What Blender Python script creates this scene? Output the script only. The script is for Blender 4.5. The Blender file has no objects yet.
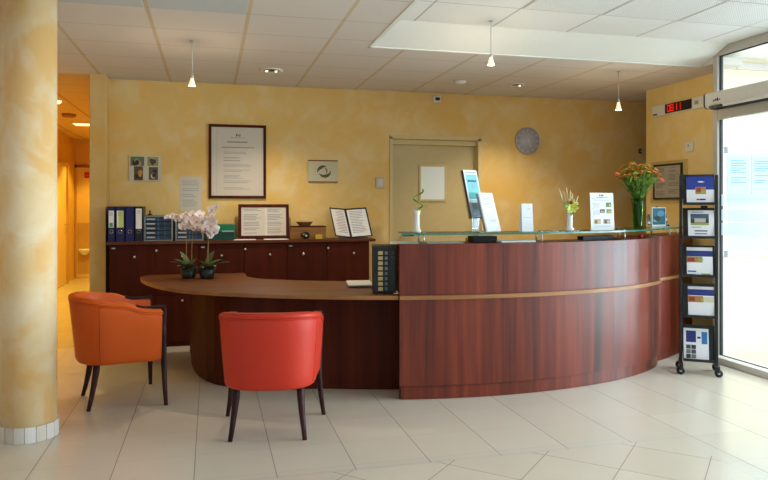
import bpy, bmesh, math, random
from mathutils import Vector, Matrix
random.seed(7)
C = bpy.context.scene.collection
PI = math.pi
rad = math.radians
# ------------------------------------------------------------------ camera numbers
FPX, HY, CX, EYE = 676.0, 206.0, 384.0, 1.35
YAW = math.atan2(384 - 210.6, FPX)
FX, FY = math.sin(YAW), math.cos(YAW)
def proj_x(x, y):
    d = x * FX + y * FY
    return CX + FPX * (x * FY - y * FX) / d
def ppm(x, y):                       # pixels per metre at that depth
    return FPX / (x * FX + y * FY)
def zat(py, x, y):                   # height of pixel row py at a known plan position
    return EYE - (py - HY) / ppm(x, y)
def ray(px):
    u = (px - CX) / FPX
    return FX + u * FY, FY - u * FX
def onY(px, py, Y):                  # pixel on a wall y = Y
    dx, dy = ray(px); t = Y / dy
    return Vector((t * dx, Y, EYE + t * (HY - py) / FPX))
def onX(px, py, X):
    dx, dy = ray(px); t = X / dx
    return Vector((X, t * dy, EYE + t * (HY - py) / FPX))

# ------------------------------------------------------------------ materials
def lin(c):
    return tuple(((v / 255) / 12.92 if v / 255 <= .04045 else ((v / 255 + .055) / 1.055) ** 2.4) for v in c) + (1.0,)
class NT:
    def __init__(s, name):
        s.m = bpy.data.materials.new(name); s.m.use_nodes = True
        s.t = s.m.node_tree; s.t.nodes.clear()
        s.out = s.t.nodes.new('ShaderNodeOutputMaterial')
    def n(s, typ, **kw):
        nd = s.t.nodes.new(typ)
        for k, v in kw.items(): setattr(nd, k, v)
        return nd
    def ln(s, a, b): s.t.links.new(a, b)
    def val(s, sock, v):
        if hasattr(v, 'links'): s.ln(v, sock)
        else: sock.default_value = v
    def math(s, op, a, b=0.0, c=None):
        nd = s.n('ShaderNodeMath', operation=op)
        s.val(nd.inputs[0], a); s.val(nd.inputs[1], b)
        if c is not None: s.val(nd.inputs[2], c)
        return nd.outputs[0]
    def mix(s, f, a, b):
        nd = s.n('ShaderNodeMix', data_type='RGBA')
        s.val(nd.inputs[0], f); s.val(nd.inputs[6], a); s.val(nd.inputs[7], b)
        return nd.outputs[2]
    def coord(s):
        nd = s.n('ShaderNodeTexCoord'); return nd.outputs['Object']
    def mapped(s, vec, scale=(1, 1, 1), loc=(0, 0, 0), rot=(0, 0, 0)):
        nd = s.n('ShaderNodeMapping'); s.ln(vec, nd.inputs[0])
        nd.inputs['Scale'].default_value = scale; nd.inputs['Location'].default_value = loc
        nd.inputs['Rotation'].default_value = rot
        return nd.outputs[0]
    def noise(s, vec, scale, detail=3, rough=.5, dist=0):
        nd = s.n('ShaderNodeTexNoise'); s.ln(vec, nd.inputs['Vector'])
        nd.inputs['Scale'].default_value = scale; nd.inputs['Detail'].default_value = detail
        nd.inputs['Roughness'].default_value = rough; nd.inputs['Distortion'].default_value = dist
        return nd.outputs['Fac']
    def ramp(s, f, stops):
        nd = s.n('ShaderNodeValToRGB'); s.ln(f, nd.inputs[0])
        e = nd.color_ramp.elements
        while len(e) < len(stops): e.new(.5)
        for i, (p, c) in enumerate(stops):
            e[i].position = p; e[i].color = c if len(c) == 4 else lin(c)
        return nd.outputs[0]
    def bump(s, h, strength=.2, dist=.01):
        nd = s.n('ShaderNodeBump'); s.ln(h, nd.inputs['Height'])
        nd.inputs['Strength'].default_value = strength; nd.inputs['Distance'].default_value = dist
        return nd.outputs[0]
    def pbr(s, col, rough=.5, metal=0.0, spec=.5, normal=None, coat=0, emis=None, estr=0, trans=0):
        p = s.n('ShaderNodeBsdfPrincipled')
        s.val(p.inputs['Base Color'], col); s.val(p.inputs['Roughness'], rough)
        p.inputs['Metallic'].default_value = metal; p.inputs['Specular IOR Level'].default_value = spec
        p.inputs['Coat Weight'].default_value = coat
        if normal is not None: s.ln(normal, p.inputs['Normal'])
        if emis: p.inputs['Emission Color'].default_value = emis; p.inputs['Emission Strength'].default_value = estr
        p.inputs['Transmission Weight'].default_value = trans
        s.ln(p.outputs[0], s.out.inputs[0]); return s.m
MC = {}
def flat(c, rough=.55, metal=0.0, spec=.4, vary=.06):
    """plain paint / plastic with a faint procedural mottling"""
    k = (tuple(c), rough, metal, spec)
    if k in MC: return MC[k]
    t = NT('paint_%d_%d_%d' % tuple(c))
    f = t.noise(t.coord(), 22, 2)
    a = lin(c); b = tuple(v * (1 - vary * 2) for v in a[:3]) + (1,)
    MC[k] = t.pbr(t.mix(f, a, b), rough, metal, spec)
    return MC[k]
def emit(c, s):
    t = NT('glow'); return t.pbr(lin(c), .5, emis=lin(c), estr=s)
def glassy(name, tint=(255, 255, 255), refl=.07, rough=.02, fk=.5):
    t = NT(name)
    tr = t.n('ShaderNodeBsdfTransparent'); tr.inputs[0].default_value = lin(tint)
    gl = t.n('ShaderNodeBsdfGlossy'); gl.inputs['Roughness'].default_value = rough
    fr = t.n('ShaderNodeLayerWeight'); fr.inputs[0].default_value = .2
    f = t.math('MULTIPLY_ADD', fr.outputs['Fresnel'], fk, refl)
    mx = t.n('ShaderNodeMixShader'); t.ln(f, mx.inputs[0]); t.ln(tr.outputs[0], mx.inputs[1]); t.ln(gl.outputs[0], mx.inputs[2])
    t.ln(mx.outputs[0], t.out.inputs[0]); return t.m
def sponge(name, base, light, ochre, amt=1.0, bump=True):
    t = NT(name); co = t.coord()
    n1 = t.noise(co, 2.9, 4, .55, .7); n2 = t.noise(t.mapped(co, loc=(7.3, 1.7, 3.1)), 3.6, 3, .55, .5)
    n3 = t.noise(co, 14, 4, .6)
    c = t.mix(t.ramp(n1, [(.42, (0, 0, 0)), (.62, (255, 255, 255))]), lin(base), lin(light))
    m = t.math('MULTIPLY', t.ramp(n2, [(.48, (0, 0, 0)), (.64, (255, 255, 255))]), amt)
    c = t.mix(m, c, lin(ochre))
    c = t.mix(t.math('MULTIPLY', n3, .16), c, lin(light))
    return t.pbr(c, .75, spec=.2, normal=t.bump(n3, .12, .004))
def wood(name, dark, mid, light, scale=1.0, rough=.35, axis='z', coat=.1):
    t = NT(name); co = t.coord()
    sc = {'z': (9, 9, .35), 'x': (.35, 9, 9), 'y': (9, .35, 9)}[axis]
    spc = .13 if 'dark' in name or 'cab' in name or 'leg' in name else .4
    v = t.mapped(co, tuple(q * scale for q in sc))
    a = t.noise(v, 1.0, 4, .55, .5); b = t.noise(t.mapped(co, tuple(q * scale * 6 for q in sc)), 1.0, 2)
    f = t.math('ADD', t.math('MULTIPLY', a, .8), t.math('MULTIPLY', b, .2))
    c = t.ramp(f, [(.34, dark), (.5, mid), (.68, light)])
    return t.pbr(c, t.math('MULTIPLY_ADD', b, .12, rough + .02), coat=0, spec=spc)

M = {}
M['wall'] = sponge('sponged_yellow_wall', (220, 186, 114), (224, 198, 142), (224, 178, 90), .65)
M['wall_lit'] = sponge('sponged_wall_lit', (230, 202, 130), (232, 210, 156), (230, 192, 106), .6)  # lit copy of the wall paint, the side wall's brightness put into its colour
M['columnpaint'] = sponge('sponged_column', (226, 194, 142), (232, 212, 178), (226, 174, 96), .75)
M['pier'] = sponge('sponged_pier', (206, 168, 98), (210, 178, 120), (206, 158, 72), .7)
M['corridor'] = sponge('corridor_wall', (222, 180, 104), (226, 188, 118), (222, 172, 92), .4)
M['vest'] = flat((246, 236, 204), .8)
M['offwhite'] = flat((226, 224, 214), .6)
M['white'] = flat((240, 240, 238), .5, vary=.02)
M['bulkhead'] = flat((226, 228, 222), .8, vary=.02)
M['framed_paper'] = flat((204, 196, 182), .7, spec=.2, vary=.02)
M['paper'] = flat((232, 232, 232), .8, spec=.1, vary=.02)
M['bpaper'] = flat((226, 227, 232), .8, spec=.1, vary=.01)
M['ink'] = flat((120, 118, 118), .8, spec=.1)
M['inkpale'] = flat((160, 160, 164), .8, spec=.1)
M['inkdark'] = flat((50, 50, 60), .8, spec=.1)
M['black'] = flat((22, 22, 24), .35)
M['blackmatt'] = flat((24, 25, 28), .6)
M['chrome'] = flat((220, 222, 224), .12, 1.0)
M['postmetal'] = flat((226, 226, 224), .3, .7)
M['alu'] = flat((196, 196, 192), .4, .6)
M['framegrey'] = flat((188, 186, 178), .45)
M['curtain'] = flat((214, 212, 204), .45)
M['doorpaint'] = flat((206, 188, 136), .5)
M['doorframe'] = flat((214, 194, 138), .5)
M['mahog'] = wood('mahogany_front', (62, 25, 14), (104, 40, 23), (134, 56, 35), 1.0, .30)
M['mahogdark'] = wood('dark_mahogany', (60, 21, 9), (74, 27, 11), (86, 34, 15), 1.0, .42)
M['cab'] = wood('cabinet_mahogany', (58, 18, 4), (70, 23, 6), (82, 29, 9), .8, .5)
M['cabtop'] = wood('cabinet_top_wood', (80, 44, 26), (96, 54, 32), (110, 62, 36), 1.0, .4, 'x')
M['desktop'] = wood('desktop_wood', (92, 50, 22), (108, 60, 28), (122, 72, 38), .8, .3, 'x', .2)
M['edge'] = wood('beech_edge', (138, 92, 50), (154, 106, 60), (168, 120, 72), .8, .4, 'x')
M['framewood'] = wood('dark_frame_wood', (58, 20, 14), (72, 26, 18), (86, 34, 24), 2, .35)
M['legwood'] = wood('chair_leg_wood', (38, 20, 20), (52, 28, 28), (66, 38, 36), 2, .3)
M['pine'] = wood('pine_box', (116, 76, 30), (136, 92, 40), (154, 110, 54), 2, .5, 'x')
M['green_glass'] = glassy('green_vase_glass', (178, 214, 120), .03)
M['shelf_glass'] = glassy('shelf_glass', (214, 236, 226), .08)
M['shelf_edge'] = NT('shelf_edge').pbr(lin((46, 108, 86)), .15, spec=.6)
M['acrylic'] = glassy('clear_acrylic', (236, 240, 244), .08)
M['pane'] = glassy('window_glass', (250, 250, 251), .012, .02, .05)
M['frost'] = None
def frost():
    t = NT('frosted_stripe')
    tr = t.n('ShaderNodeBsdfTransparent'); tr.inputs[0].default_value = lin((242, 249, 253))
    df = t.n('ShaderNodeBsdfDiffuse'); df.inputs[0].default_value = lin((226, 242, 250))
    tl = t.n('ShaderNodeBsdfTranslucent'); tl.inputs[0].default_value = lin((226, 242, 250))
    m1 = t.n('ShaderNodeMixShader'); m1.inputs[0].default_value = .5
    t.ln(df.outputs[0], m1.inputs[1]); t.ln(tl.outputs[0], m1.inputs[2])
    mx = t.n('ShaderNodeMixShader'); mx.inputs[0].default_value = .4
    t.ln(tr.outputs[0], mx.inputs[1]); t.ln(m1.outputs[0], mx.inputs[2]); t.ln(mx.outputs[0], t.out.inputs[0]); return t.m
M['frost'] = frost()
def leather(name, c, c2):
    t = NT(name); co = t.coord(); n = t.noise(co, 60, 3, .6); w = t.noise(co, 4, 3)
    return t.pbr(t.mix(w, lin(c), lin(c2)), .48, spec=.35, normal=t.bump(n, .12, .002))
M['orange'] = leather('orange_leather', (208, 88, 14), (198, 80, 10))
M['red'] = leather('red_leather', (190, 48, 26), (182, 42, 22))
M['seam'] = flat((120, 50, 20), .6)

def floor_mat():
    t = NT('floor_tiles'); co = t.coord()
    sp = t.n('ShaderNodeSeparateXYZ'); t.ln(co, sp.inputs[0]); x, y = sp.outputs[0], sp.outputs[1]
    def line(v, off, p, w):
        q = t.math('FRACT', t.math('ADD', t.math('DIVIDE', t.math('SUBTRACT', v, off), p), .5))
        return t.math('LESS_THAN', t.math('MULTIPLY', t.math('ABSOLUTE', t.math('SUBTRACT', q, .5)), p), w / 2)
    def cell(v, off, p): return t.math('FLOOR', t.math('DIVIDE', t.math('SUBTRACT', v, off), p))
    lw = .0042
    gs = t.math('MAXIMUM', line(x, -.08, .4015, lw), t.math('MULTIPLY', line(y, 3.8, .4, .0035), .6))
    r2 = .5 ** .5
    u = t.math('MULTIPLY', t.math('SUBTRACT', x, y), r2); v = t.math('MULTIPLY', t.math('ADD', x, y), r2)
    gd = t.math('MAXIMUM', line(u, -2.13 * r2, .39, lw), line(v, 4.54 * r2, .39, lw))
    inside = t.math('MULTIPLY', t.math('LESS_THAN', x, 2.62), t.math('LESS_THAN', y, 3.385))
    ib = t.math('MULTIPLY', t.math('LESS_THAN', x, 2.70), t.math('LESS_THAN', y, 3.455))
    band = t.math('SUBTRACT', ib, inside)
    e1 = t.math('LESS_THAN', t.math('ABSOLUTE', t.math('SUBTRACT', t.math('MAXIMUM', t.math('SUBTRACT', x, 2.70), t.math('SUBTRACT', y, 3.455)), 0)), lw / 2)
    e2 = t.math('LESS_THAN', t.math('ABSOLUTE', t.math('MAXIMUM', t.math('SUBTRACT', x, 2.62), t.math('SUBTRACT', y, 3.385))), lw / 2)
    g = t.math('ADD', t.math('MULTIPLY', gs, t.math('SUBTRACT', 1, inside)), t.math('MULTIPLY', gd, inside))
    g = t.math('MINIMUM', t.math('ADD', g, t.math('MULTIPLY', t.math('ADD', e1, e2), .55)), 1)
    cb = t.n('ShaderNodeCombineXYZ')
    def sel(a, b): return t.math('ADD', t.math('MULTIPLY', a, inside), t.math('MULTIPLY', b, t.math('SUBTRACT', 1, inside)))
    t.ln(sel(cell(u, -2.13 * r2, .39), cell(x, -.08, .4015)), cb.inputs[0])
    t.ln(sel(cell(v, 4.54 * r2, .39), cell(y, 3.8, .4)), cb.inputs[1])
    wn = t.n('ShaderNodeTexWhiteNoise', noise_dimensions='3D'); t.ln(cb.outputs[0], wn.inputs['Vector'])
    n = t.noise(co, 5, 4)
    c = t.mix(t.math('ADD', t.math('MULTIPLY', wn.outputs['Value'], .5), t.math('MULTIPLY', n, .5)), lin((214, 204, 188)), lin((204, 193, 175)))
    c = t.mix(t.math('MULTIPLY', band, .5), c, lin((204, 198, 186)))
    c = t.mix(g, c, lin((116, 108, 98)))
    return t.pbr(c, t.math('MULTIPLY_ADD', g, .4, t.math('MULTIPLY_ADD', n, .08, .16)), spec=.6, normal=t.bump(t.math('SUBTRACT', 1, g), .25, .002))
M['floor'] = floor_mat()
def ceil_mat(name, ox, oy, px, py, base, lx, ly, bar, seam):
    t = NT(name); co = t.coord()
    sp = t.n('ShaderNodeSeparateXYZ'); t.ln(co, sp.inputs[0]); x, y = sp.outputs[0], sp.outputs[1]
    def line(v, off, p, w):
        q = t.math('FRACT', t.math('ADD', t.math('DIVIDE', t.math('SUBTRACT', v, off), p), .5))
        return t.math('LESS_THAN', t.math('MULTIPLY', t.math('ABSOLUTE', t.math('SUBTRACT', q, .5)), p), w / 2)
    gx = line(x, ox, px, lx); gy = line(y, oy, py, ly)
    n = t.noise(co, 60, 2)
    c = t.mix(t.math('MULTIPLY', n, .3), lin(base), tuple(v * .86 for v in lin(base)[:3]) + (1,))
    c = t.mix(gx, c, lin(bar)); c = t.mix(gy, c, lin(seam))
    return t.pbr(c, .85, spec=.15, normal=t.bump(n, .08, .002))
M['ceil'] = ceil_mat('lower_ceiling_tiles', -.39, 4.99, .63, .51, (214, 208, 202), .026, .006, (200, 184, 156), (160, 150, 136))
M['ceil_up'] = ceil_mat('upper_ceiling_tiles', -.42, 4.34, .63, .51, (226, 228, 228), .016, .008, (180, 180, 176), (168, 168, 166))
M['ceil_corr'] = ceil_mat('corridor_ceiling_tiles', -.39, 4.99, .63, .51, (222, 194, 146), .03, .007, (190, 160, 110), (150, 138, 122))  # lower ceiling tiles again, warm corridor lamplight put into their colour
def perf(base, hole, s=52):
    t = NT('perforated_tile'); co = t.coord()
    v = t.n('ShaderNodeTexVoronoi'); v.inputs['Scale'].default_value = s; v.inputs['Randomness'].default_value = 0; t.ln(co, v.inputs['Vector'])
    f = t.math('LESS_THAN', v.outputs['Distance'], .3)
    return t.pbr(t.mix(f, lin(base), lin(hole)), .8, spec=.15)
M['perf'] = perf((222, 224, 224), (150, 152, 154))
M['perf_blue'] = perf((190, 196, 198), (146, 152, 156), 70)

# ------------------------------------------------------------------ mesh building
class MB:
    def __init__(s): s.v = []; s.f = []; s.mi = []; s.mats = []; s.sm = []
    def mid(s, m):
        if m not in s.mats: s.mats.append(m)
        return s.mats.index(m)
    def add(s, vs, fs, m, smooth=False):
        b = len(s.v); s.v += [tuple(p) for p in vs]; k = s.mid(m)
        for f in fs: s.f.append([b + i for i in f]); s.mi.append(k); s.sm.append(smooth)
        return s
    def box(s, x0, y0, z0, x1, y1, z1, m, bev=0.0, T=None):
        bm = bmesh.new()
        r = bmesh.ops.create_cube(bm, size=1)
        for v in bm.verts:
            v.co = Vector(((x0 + x1) / 2 + v.co.x * (x1 - x0), (y0 + y1) / 2 + v.co.y * (y1 - y0), (z0 + z1) / 2 + v.co.z * (z1 - z0)))
        if bev: bmesh.ops.bevel(bm, geom=list(bm.edges), offset=bev, segments=2, affect='EDGES', profile=.5)
        if T is not None: bmesh.ops.transform(bm, matrix=T, verts=bm.verts)
        bm.verts.index_update()
        s.add([v.co.copy() for v in bm.verts], [[v.index for v in f.verts] for f in bm.faces], m)
        bm.free(); return s
    def prism(s, poly, z0, z1, m, side=None, top=None):
        n = len(poly)
        area = sum(poly[i][0] * poly[(i + 1) % n][1] - poly[(i + 1) % n][0] * poly[i][1] for i in range(n))
        if area < 0: poly = poly[::-1]
        vs = [(p[0], p[1], z0) for p in poly] + [(p[0], p[1], z1) for p in poly]
        s.add(vs, [[i, (i + 1) % n, n + (i + 1) % n, n + i] for i in range(n)], side or m)
        s.add(vs, [list(range(n - 1, -1, -1))], m)
        s.add(vs, [list(range(n, 2 * n))], top or m); return s
    def strip(s, a, b, z0, z1, m, smooth=False):
        """solid between two matching plan polylines a (front) and b (back); quads only"""
        n = len(a); vs = []
        for p, q in zip(a, b): vs += [(p[0], p[1], z0), (p[0], p[1], z1), (q[0], q[1], z1), (q[0], q[1], z0)]
        fs = []
        for i in range(n - 1):
            for k in range(4):
                fs.append([4 * i + k, 4 * i + (k + 1) % 4, 4 * i + 4 + (k + 1) % 4, 4 * i + 4 + k])
        fs += [[3, 2, 1, 0], [4 * n - 4, 4 * n - 3, 4 * n - 2, 4 * n - 1]]
        s.add(vs, fs, m, smooth); return s
    def lathe(s, prof, m, c=(0, 0, 0), n=24, smooth=True, cap=True):
        vs = []; fs = []
        for r, z in prof:
            for i in range(n):
                a = 2 * PI * i / n; vs.append((c[0] + r * math.cos(a), c[1] + r * math.sin(a), c[2] + z))
        for j in range(len(prof) - 1):
            for i in range(n):
                fs.append([j * n + i, j * n + (i + 1) % n, (j + 1) * n + (i + 1) % n, (j + 1) * n + i])
        if cap:
            fs.append(list(range(n - 1, -1, -1))); k = (len(prof) - 1) * n; fs.append([k + i for i in range(n)])
        s.add(vs, fs, m, smooth); return s
    def tube(s, pts, r, m, n=8, smooth=True, sq=None):
        pts = [Vector(p) for p in pts]; k = len(pts)
        rr = r if isinstance(r, (list, tuple)) else [r] * k
        vs = []; fs = []
        up = Vector((0, 0, 1))
        for i, p in enumerate(pts):
            d = (pts[min(i + 1, k - 1)] - pts[max(i - 1, 0)]).normalized()
            u = up if abs(d.dot(up)) < .95 else Vector((0, 1, 0))
            a = d.cross(u).normalized(); b = a.cross(d).normalized()
            for j in range(n):
                t = 2 * PI * (j + (.5 if sq else 0)) / n
                vs.append(p + (a * math.cos(t) * (sq or 1) + b * math.sin(t)) * rr[i])
        for i in range(k - 1):
            for j in range(n): fs.append([i * n + j, i * n + (j + 1) % n, (i + 1) * n + (j + 1) % n, (i + 1) * n + j])
        fs.append(list(range(n - 1, -1, -1))); fs.append([(k - 1) * n + j for j in range(n)])
        s.add(vs, fs, m, smooth); return s
    def ball(s, c, r, m, u=10, v=7, sc=(1, 1, 1)):
        prof = []
        vs = []; fs = []
        for j in range(1, v):
            t = PI * j / v
            for i in range(u):
                a = 2 * PI * i / u
                vs.append((c[0] + r * sc[0] * math.sin(t) * math.cos(a), c[1] + r * sc[1] * math.sin(t) * math.sin(a), c[2] - r * sc[2] * math.cos(t)))
        lo = len(vs); vs.append((c[0], c[1], c[2] - r * sc[2])); vs.append((c[0], c[1], c[2] + r * sc[2]))
        for j in range(v - 2):
            for i in range(u): fs.append([j * u + i, j * u + (i + 1) % u, (j + 1) * u + (i + 1) % u, (j + 1) * u + i])
        for i in range(u):
            fs.append([lo, (i + 1) % u, i]); fs.append([lo + 1, (v - 2) * u + i, (v - 2) * u + (i + 1) % u])
        s.add(vs, fs, m, True); return s
    def cyl(s, p, q, r, m, n=16, r2=None):
        return s.tube([p, q], [r, r if r2 is None else r2], m, n)
    def quad(s, x0, z0, x1, z1, y, m):
        s.add([(x0, y, z0), (x1, y, z0), (x1, y, z1), (x0, y, z1)], [[0, 1, 2, 3]], m); return s
    def grid(s, rows, m, smooth=True, closed=False):
        n = len(rows[0]); vs = [p for r in rows for p in r]; fs = []
        for i in range(len(rows) - 1):
            for j in range(n if closed else n - 1):
                fs.append([i * n + j, i * n + (j + 1) % n, (i + 1) * n + (j + 1) % n, (i + 1) * n + j])
        s.add(vs, fs, m, smooth); return s
    def xf(s, T): s.v = [tuple(T @ Vector(p)) for p in s.v]; return s

def tag(o, label=None, cat=None, group=None, kind=None):
    if label: o['label'] = label
    if cat: o['category'] = cat
    if group: o['group'] = group
    if kind: o['kind'] = kind
    return o
WM = {}
def thing(name, label, cat, loc=(0, 0, 0), rz=0.0, group=None):
    o = bpy.data.objects.new(name, None); C.objects.link(o); o.empty_display_size = .1
    o.location = loc; o.rotation_euler = (0, 0, rz)
    WM[o.name] = Matrix.Translation(Vector(loc)) @ Matrix.Rotation(rz, 4, 'Z')
    return tag(o, label, cat, group)
def obj(name, mb, parent=None, label=None, world=False, loc=None, rz=0.0, fixn=True):
    me = bpy.data.meshes.new(name)
    vs = mb.v
    if world and parent is not None:
        p = parent
        while p.parent is not None: p = p.parent
        iv = WM[p.name].inverted(); vs = [tuple(iv @ Vector(v)) for v in vs]
    me.from_pydata(vs, [], mb.f)
    for m in mb.mats: me.materials.append(m)
    me.polygons.foreach_set('material_index', mb.mi); me.polygons.foreach_set('use_smooth', mb.sm)
    if fixn:
        bm = bmesh.new(); bm.from_mesh(me); bmesh.ops.recalc_face_normals(bm, faces=bm.faces); bm.to_mesh(me); bm.free()
    me.update()
    o = bpy.data.objects.new(name, me); C.objects.link(o)
    if parent is not None: o.parent = parent
    if loc is not None: o.location = loc; o.rotation_euler = (0, 0, rz)
    if parent is None: WM[o.name] = Matrix.Translation(Vector(loc or (0, 0, 0))) @ Matrix.Rotation(rz, 4, 'Z')
    if label: o['label'] = label
    return o
def struct(name, mb, parent=None, label=None):
    o = obj(name, mb, parent, label=label)
    if parent is None: o['kind'] = 'structure'
    return o
def dup(root, loc, rz, label=None):
    r = root.copy(); C.objects.link(r); r.location = loc; r.rotation_euler = (0, 0, rz)
    if label: r['label'] = label
    WM[r.name] = Matrix.Translation(Vector(loc)) @ Matrix.Rotation(rz, 4, 'Z')
    for ch in list(root.children):
        c = ch.copy(); C.objects.link(c); c.parent = r
        for g in list(ch.children):
            d = g.copy(); C.objects.link(d); d.parent = c
    return r
def smoothstep(a, b, x):
    t = max(0, min(1, (x - a) / (b - a))); return t * t * (3 - 2 * t)

# ------------------------------------------------------------------ the setting
H, HU, YB = 2.60, 2.73, 7.12            # lower ceiling, raised ceiling, back wall
XG, XR = 4.30, 4.58                     # glass front, right wall
YF, XL = -3.5, -3.6
CW = -2.46                              # corridor's left wall
YC = 13.7
struct('floor', MB().add([(XL - .1, YF - .6, 0), (8.5, YF - .6, 0), (8.5, YC + .1, 0), (XL - .1, YC + .1, 0),
                          (XL - .1, YF - .6, -.1), (8.5, YF - .6, -.1), (8.5, YC + .1, -.1), (XL - .1, YC + .1, -.1)],
                         [[0, 1, 2, 3], [7, 6, 5, 4], [0, 4, 5, 1], [1, 5, 6, 2], [2, 6, 7, 3], [3, 7, 4, 0]], M['floor']))
mb = MB()
xs, ys = 1.205, 5.17                   # where the lower ceiling stops
def slab(mb, x0, y0, x1, y1, z, m, th=.06):
    mb.add([(x0, y0, z), (x1, y0, z), (x1, y1, z), (x0, y1, z), (x0, y0, z + th), (x1, y0, z + th), (x1, y1, z + th), (x0, y1, z + th)],
           [[3, 2, 1, 0], [4, 5, 6, 7], [0, 1, 5, 4], [1, 2, 6, 5], [2, 3, 7, 6], [3, 0, 4, 7]], m)
slab(mb, XL, YF, xs, 6.9, H, M['ceil']); slab(mb, -1.11, 6.9, xs, YB, H, M['ceil'])
slab(mb, xs, ys, 6.2, YB, H, M['ceil']); slab(mb, 4.28, 5.03, XR, ys, H, M['ceil'])
# perforated tiles set into the grid
for i in range(2):
    x0 = -1.02 + .63 * i
    slab(mb, x0 + .018, 3.98, x0 + .612, 4.485, H - .004, M['perf_blue'], .01)
struct('ceiling', mb)
mb = MB(); slab(mb, xs + .02, YF, XG, 4.86, HU, M['ceil_up'])
for i in range(3):
    x0 = 2.10 + .63 * i
    for j in range(3):
        slab(mb, x0 + .012, 4.335 - .51 * (j + 1) + .01, x0 + .618, 4.335 - .51 * j - .01, HU - .004, M['perf'], .01)
x0 = 1.47
slab(mb, x0 + .012, 3.82, x0 + .618, 4.06, HU - .004, M['perf'], .01)
struct('ceiling_raised', mb)
mb = MB(); slab(mb, CW, 6.9, -1.11, YC, H, M['ceil_corr']); struct('ceiling_corridor', mb)
# sloped white bulkhead between the two ceilings, and the upright one along its left side
mb = MB()
XB = 4.262
mb.add([(xs, ys, H), (XB, ys, H), (XB, 4.83, HU), (xs, 4.83, HU), (xs, ys + .04, H), (XB, ys + .04, H), (XB, 4.87, HU + .03), (xs, 4.87, HU + .03)],
       [[0, 1, 2, 3], [4, 7, 6, 5], [0, 4, 5, 1], [1, 5, 6, 2], [2, 6, 7, 3], [3, 7, 4, 0]], M['bulkhead'])
mb.box(xs, YF, H, xs + .03, 4.9, HU + .02, M['bulkhead'])
struct('trim_1', mb, label=None)
struct('trim_2', MB().box(xs - .003, ys - .008, H - .004, 4.262, ys + .02, H + .004, M['bulkhead']).box(xs - .006, YF, H - .004, xs + .014, ys + .02, H + .004, M['bulkhead']))
# back wall with the door opening
D0, D1, DZ = 1.90, 2.94, 2.105
mb = MB()
mb.box(-1.0, YB, 0, D0, YB + .15, H + .05, M['wall']); mb.box(D1, YB, 0, 6.2, YB + .15, H + .05, M['wall']); mb.box(D0, YB, DZ, D1, YB + .15, H + .05, M['wall'])
struct('wall_back', mb)
struct('wall_corridor_right', MB().box(-1.11, 6.885, 0, -.965, YC, H + .05, M['pier'], .006))
struct('wall_corridor_left', MB().box(CW - .12, 6.9, 0, CW, YC, H + .05, M['corridor']))
struct('wall_corridor_end', MB().box(CW - .1, YC, 0, -.9, YC + .12, H + .05, M['corridor']))
struct('wall_left', MB().box(XL - .12, 3.4, 0, XL, 6.9, H + .05, M['wall']))
w4 = struct('window_added', MB().box(XL - .06, YF, 0, XL, 3.4, .08, M['framegrey']))  # unseen left glazing, added to let light reach the column
for y in (-3.5, -1.8, -.1, 1.6, 3.33): obj('post', MB().box(XL - .06, y, .08, XL, y + .07, 2.6, M['framegrey']), w4)
for y in (-3.43, -1.73, -.03, 1.67): obj('pane', MB().box(XL - .034, y, .08, XL - .026, y + 1.63, 2.6, M['pane']), w4)
struct('wall_left_return', MB().box(XL, 6.9, 0, CW - .12, 7.02, H + .05, M['wall']))
struct('wall_right', MB().box(XR, 5.3, 0, XR + .25, 6.40, H + .05, M['wall_lit']))
struct('wall_passage', MB().box(6.2, 5.3, 0, 6.32, YB + .15, H + .05, M['wall']))
struct('wall_vestibule', MB().prism([(4.46, 5.2), (8.2, 5.2), (8.2, 5.3), (4.57, 5.3)], 0, 2.80, M['vest']))
mb = MB(); slab(mb, XG + .03, YF, 6.6, 5.2, 2.705, M['white']); struct('ceiling_vestibule', mb)
# the door in the back wall
d = MB().box(D0 + .02, YB + .10, .006, D1 - .02, YB + .14, DZ - .02, M['doorpaint'])
door = struct('door_1', d)
tag(door, 'beige door with a small window in the back wall', None)
pl, pt = onY(420.5, 166.5, YB + .1), onY(444.5, 199.5, YB + .1)
obj('vision_pane', MB().box(pl.x, YB + .09, pt.z, pt.x, YB + .1, pl.z, NT('lit_pane').pbr(lin((206, 212, 206)), .2, emis=lin((206, 216, 206)), estr=.22), .004), door, 'pale square window pane')  # faint glow painted into the pane for a lit room beyond
mb = MB(); w = .02
for a in ((pl.x - w, pt.z - w, pt.x + w, pt.z), (pl.x - w, pl.z, pt.x + w, pl.z + w), (pl.x - w, pt.z, pl.x, pl.z), (pt.x, pt.z, pt.x + w, pl.z)):
    mb.box(a[0], YB + .085, a[1], a[2], YB + .1, a[3], M['doorframe'])
obj('pane_frame', mb, door)
mb = MB(); w = .035
mb.box(D0 - .01, YB - .012, 0, D0 + .02, YB + .14, DZ, M['doorframe']); mb.box(D1 - .02, YB - .012, 0, D1 + .015, YB + .14, DZ, M['doorframe'])
mb.box(D0 - .01, YB - .012, DZ - .02, D1 + .015, YB + .14, DZ + .02, M['doorframe'])
mb.box(D0 + .02, YB + .05, DZ - .075, D1 - .02, YB + .11, DZ - .02, M['doorframe'])
struct('trim_3', mb)
mb = MB(); mb.cyl((2.06, YB + .10, 1.02), (2.06, YB + .05, 1.02), .012, M['chrome']); mb.box(2.05, YB + .04, 1.01, 2.18, YB + .055, 1.03, M['chrome'], .004)
obj('door_handle', mb, door)
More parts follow.
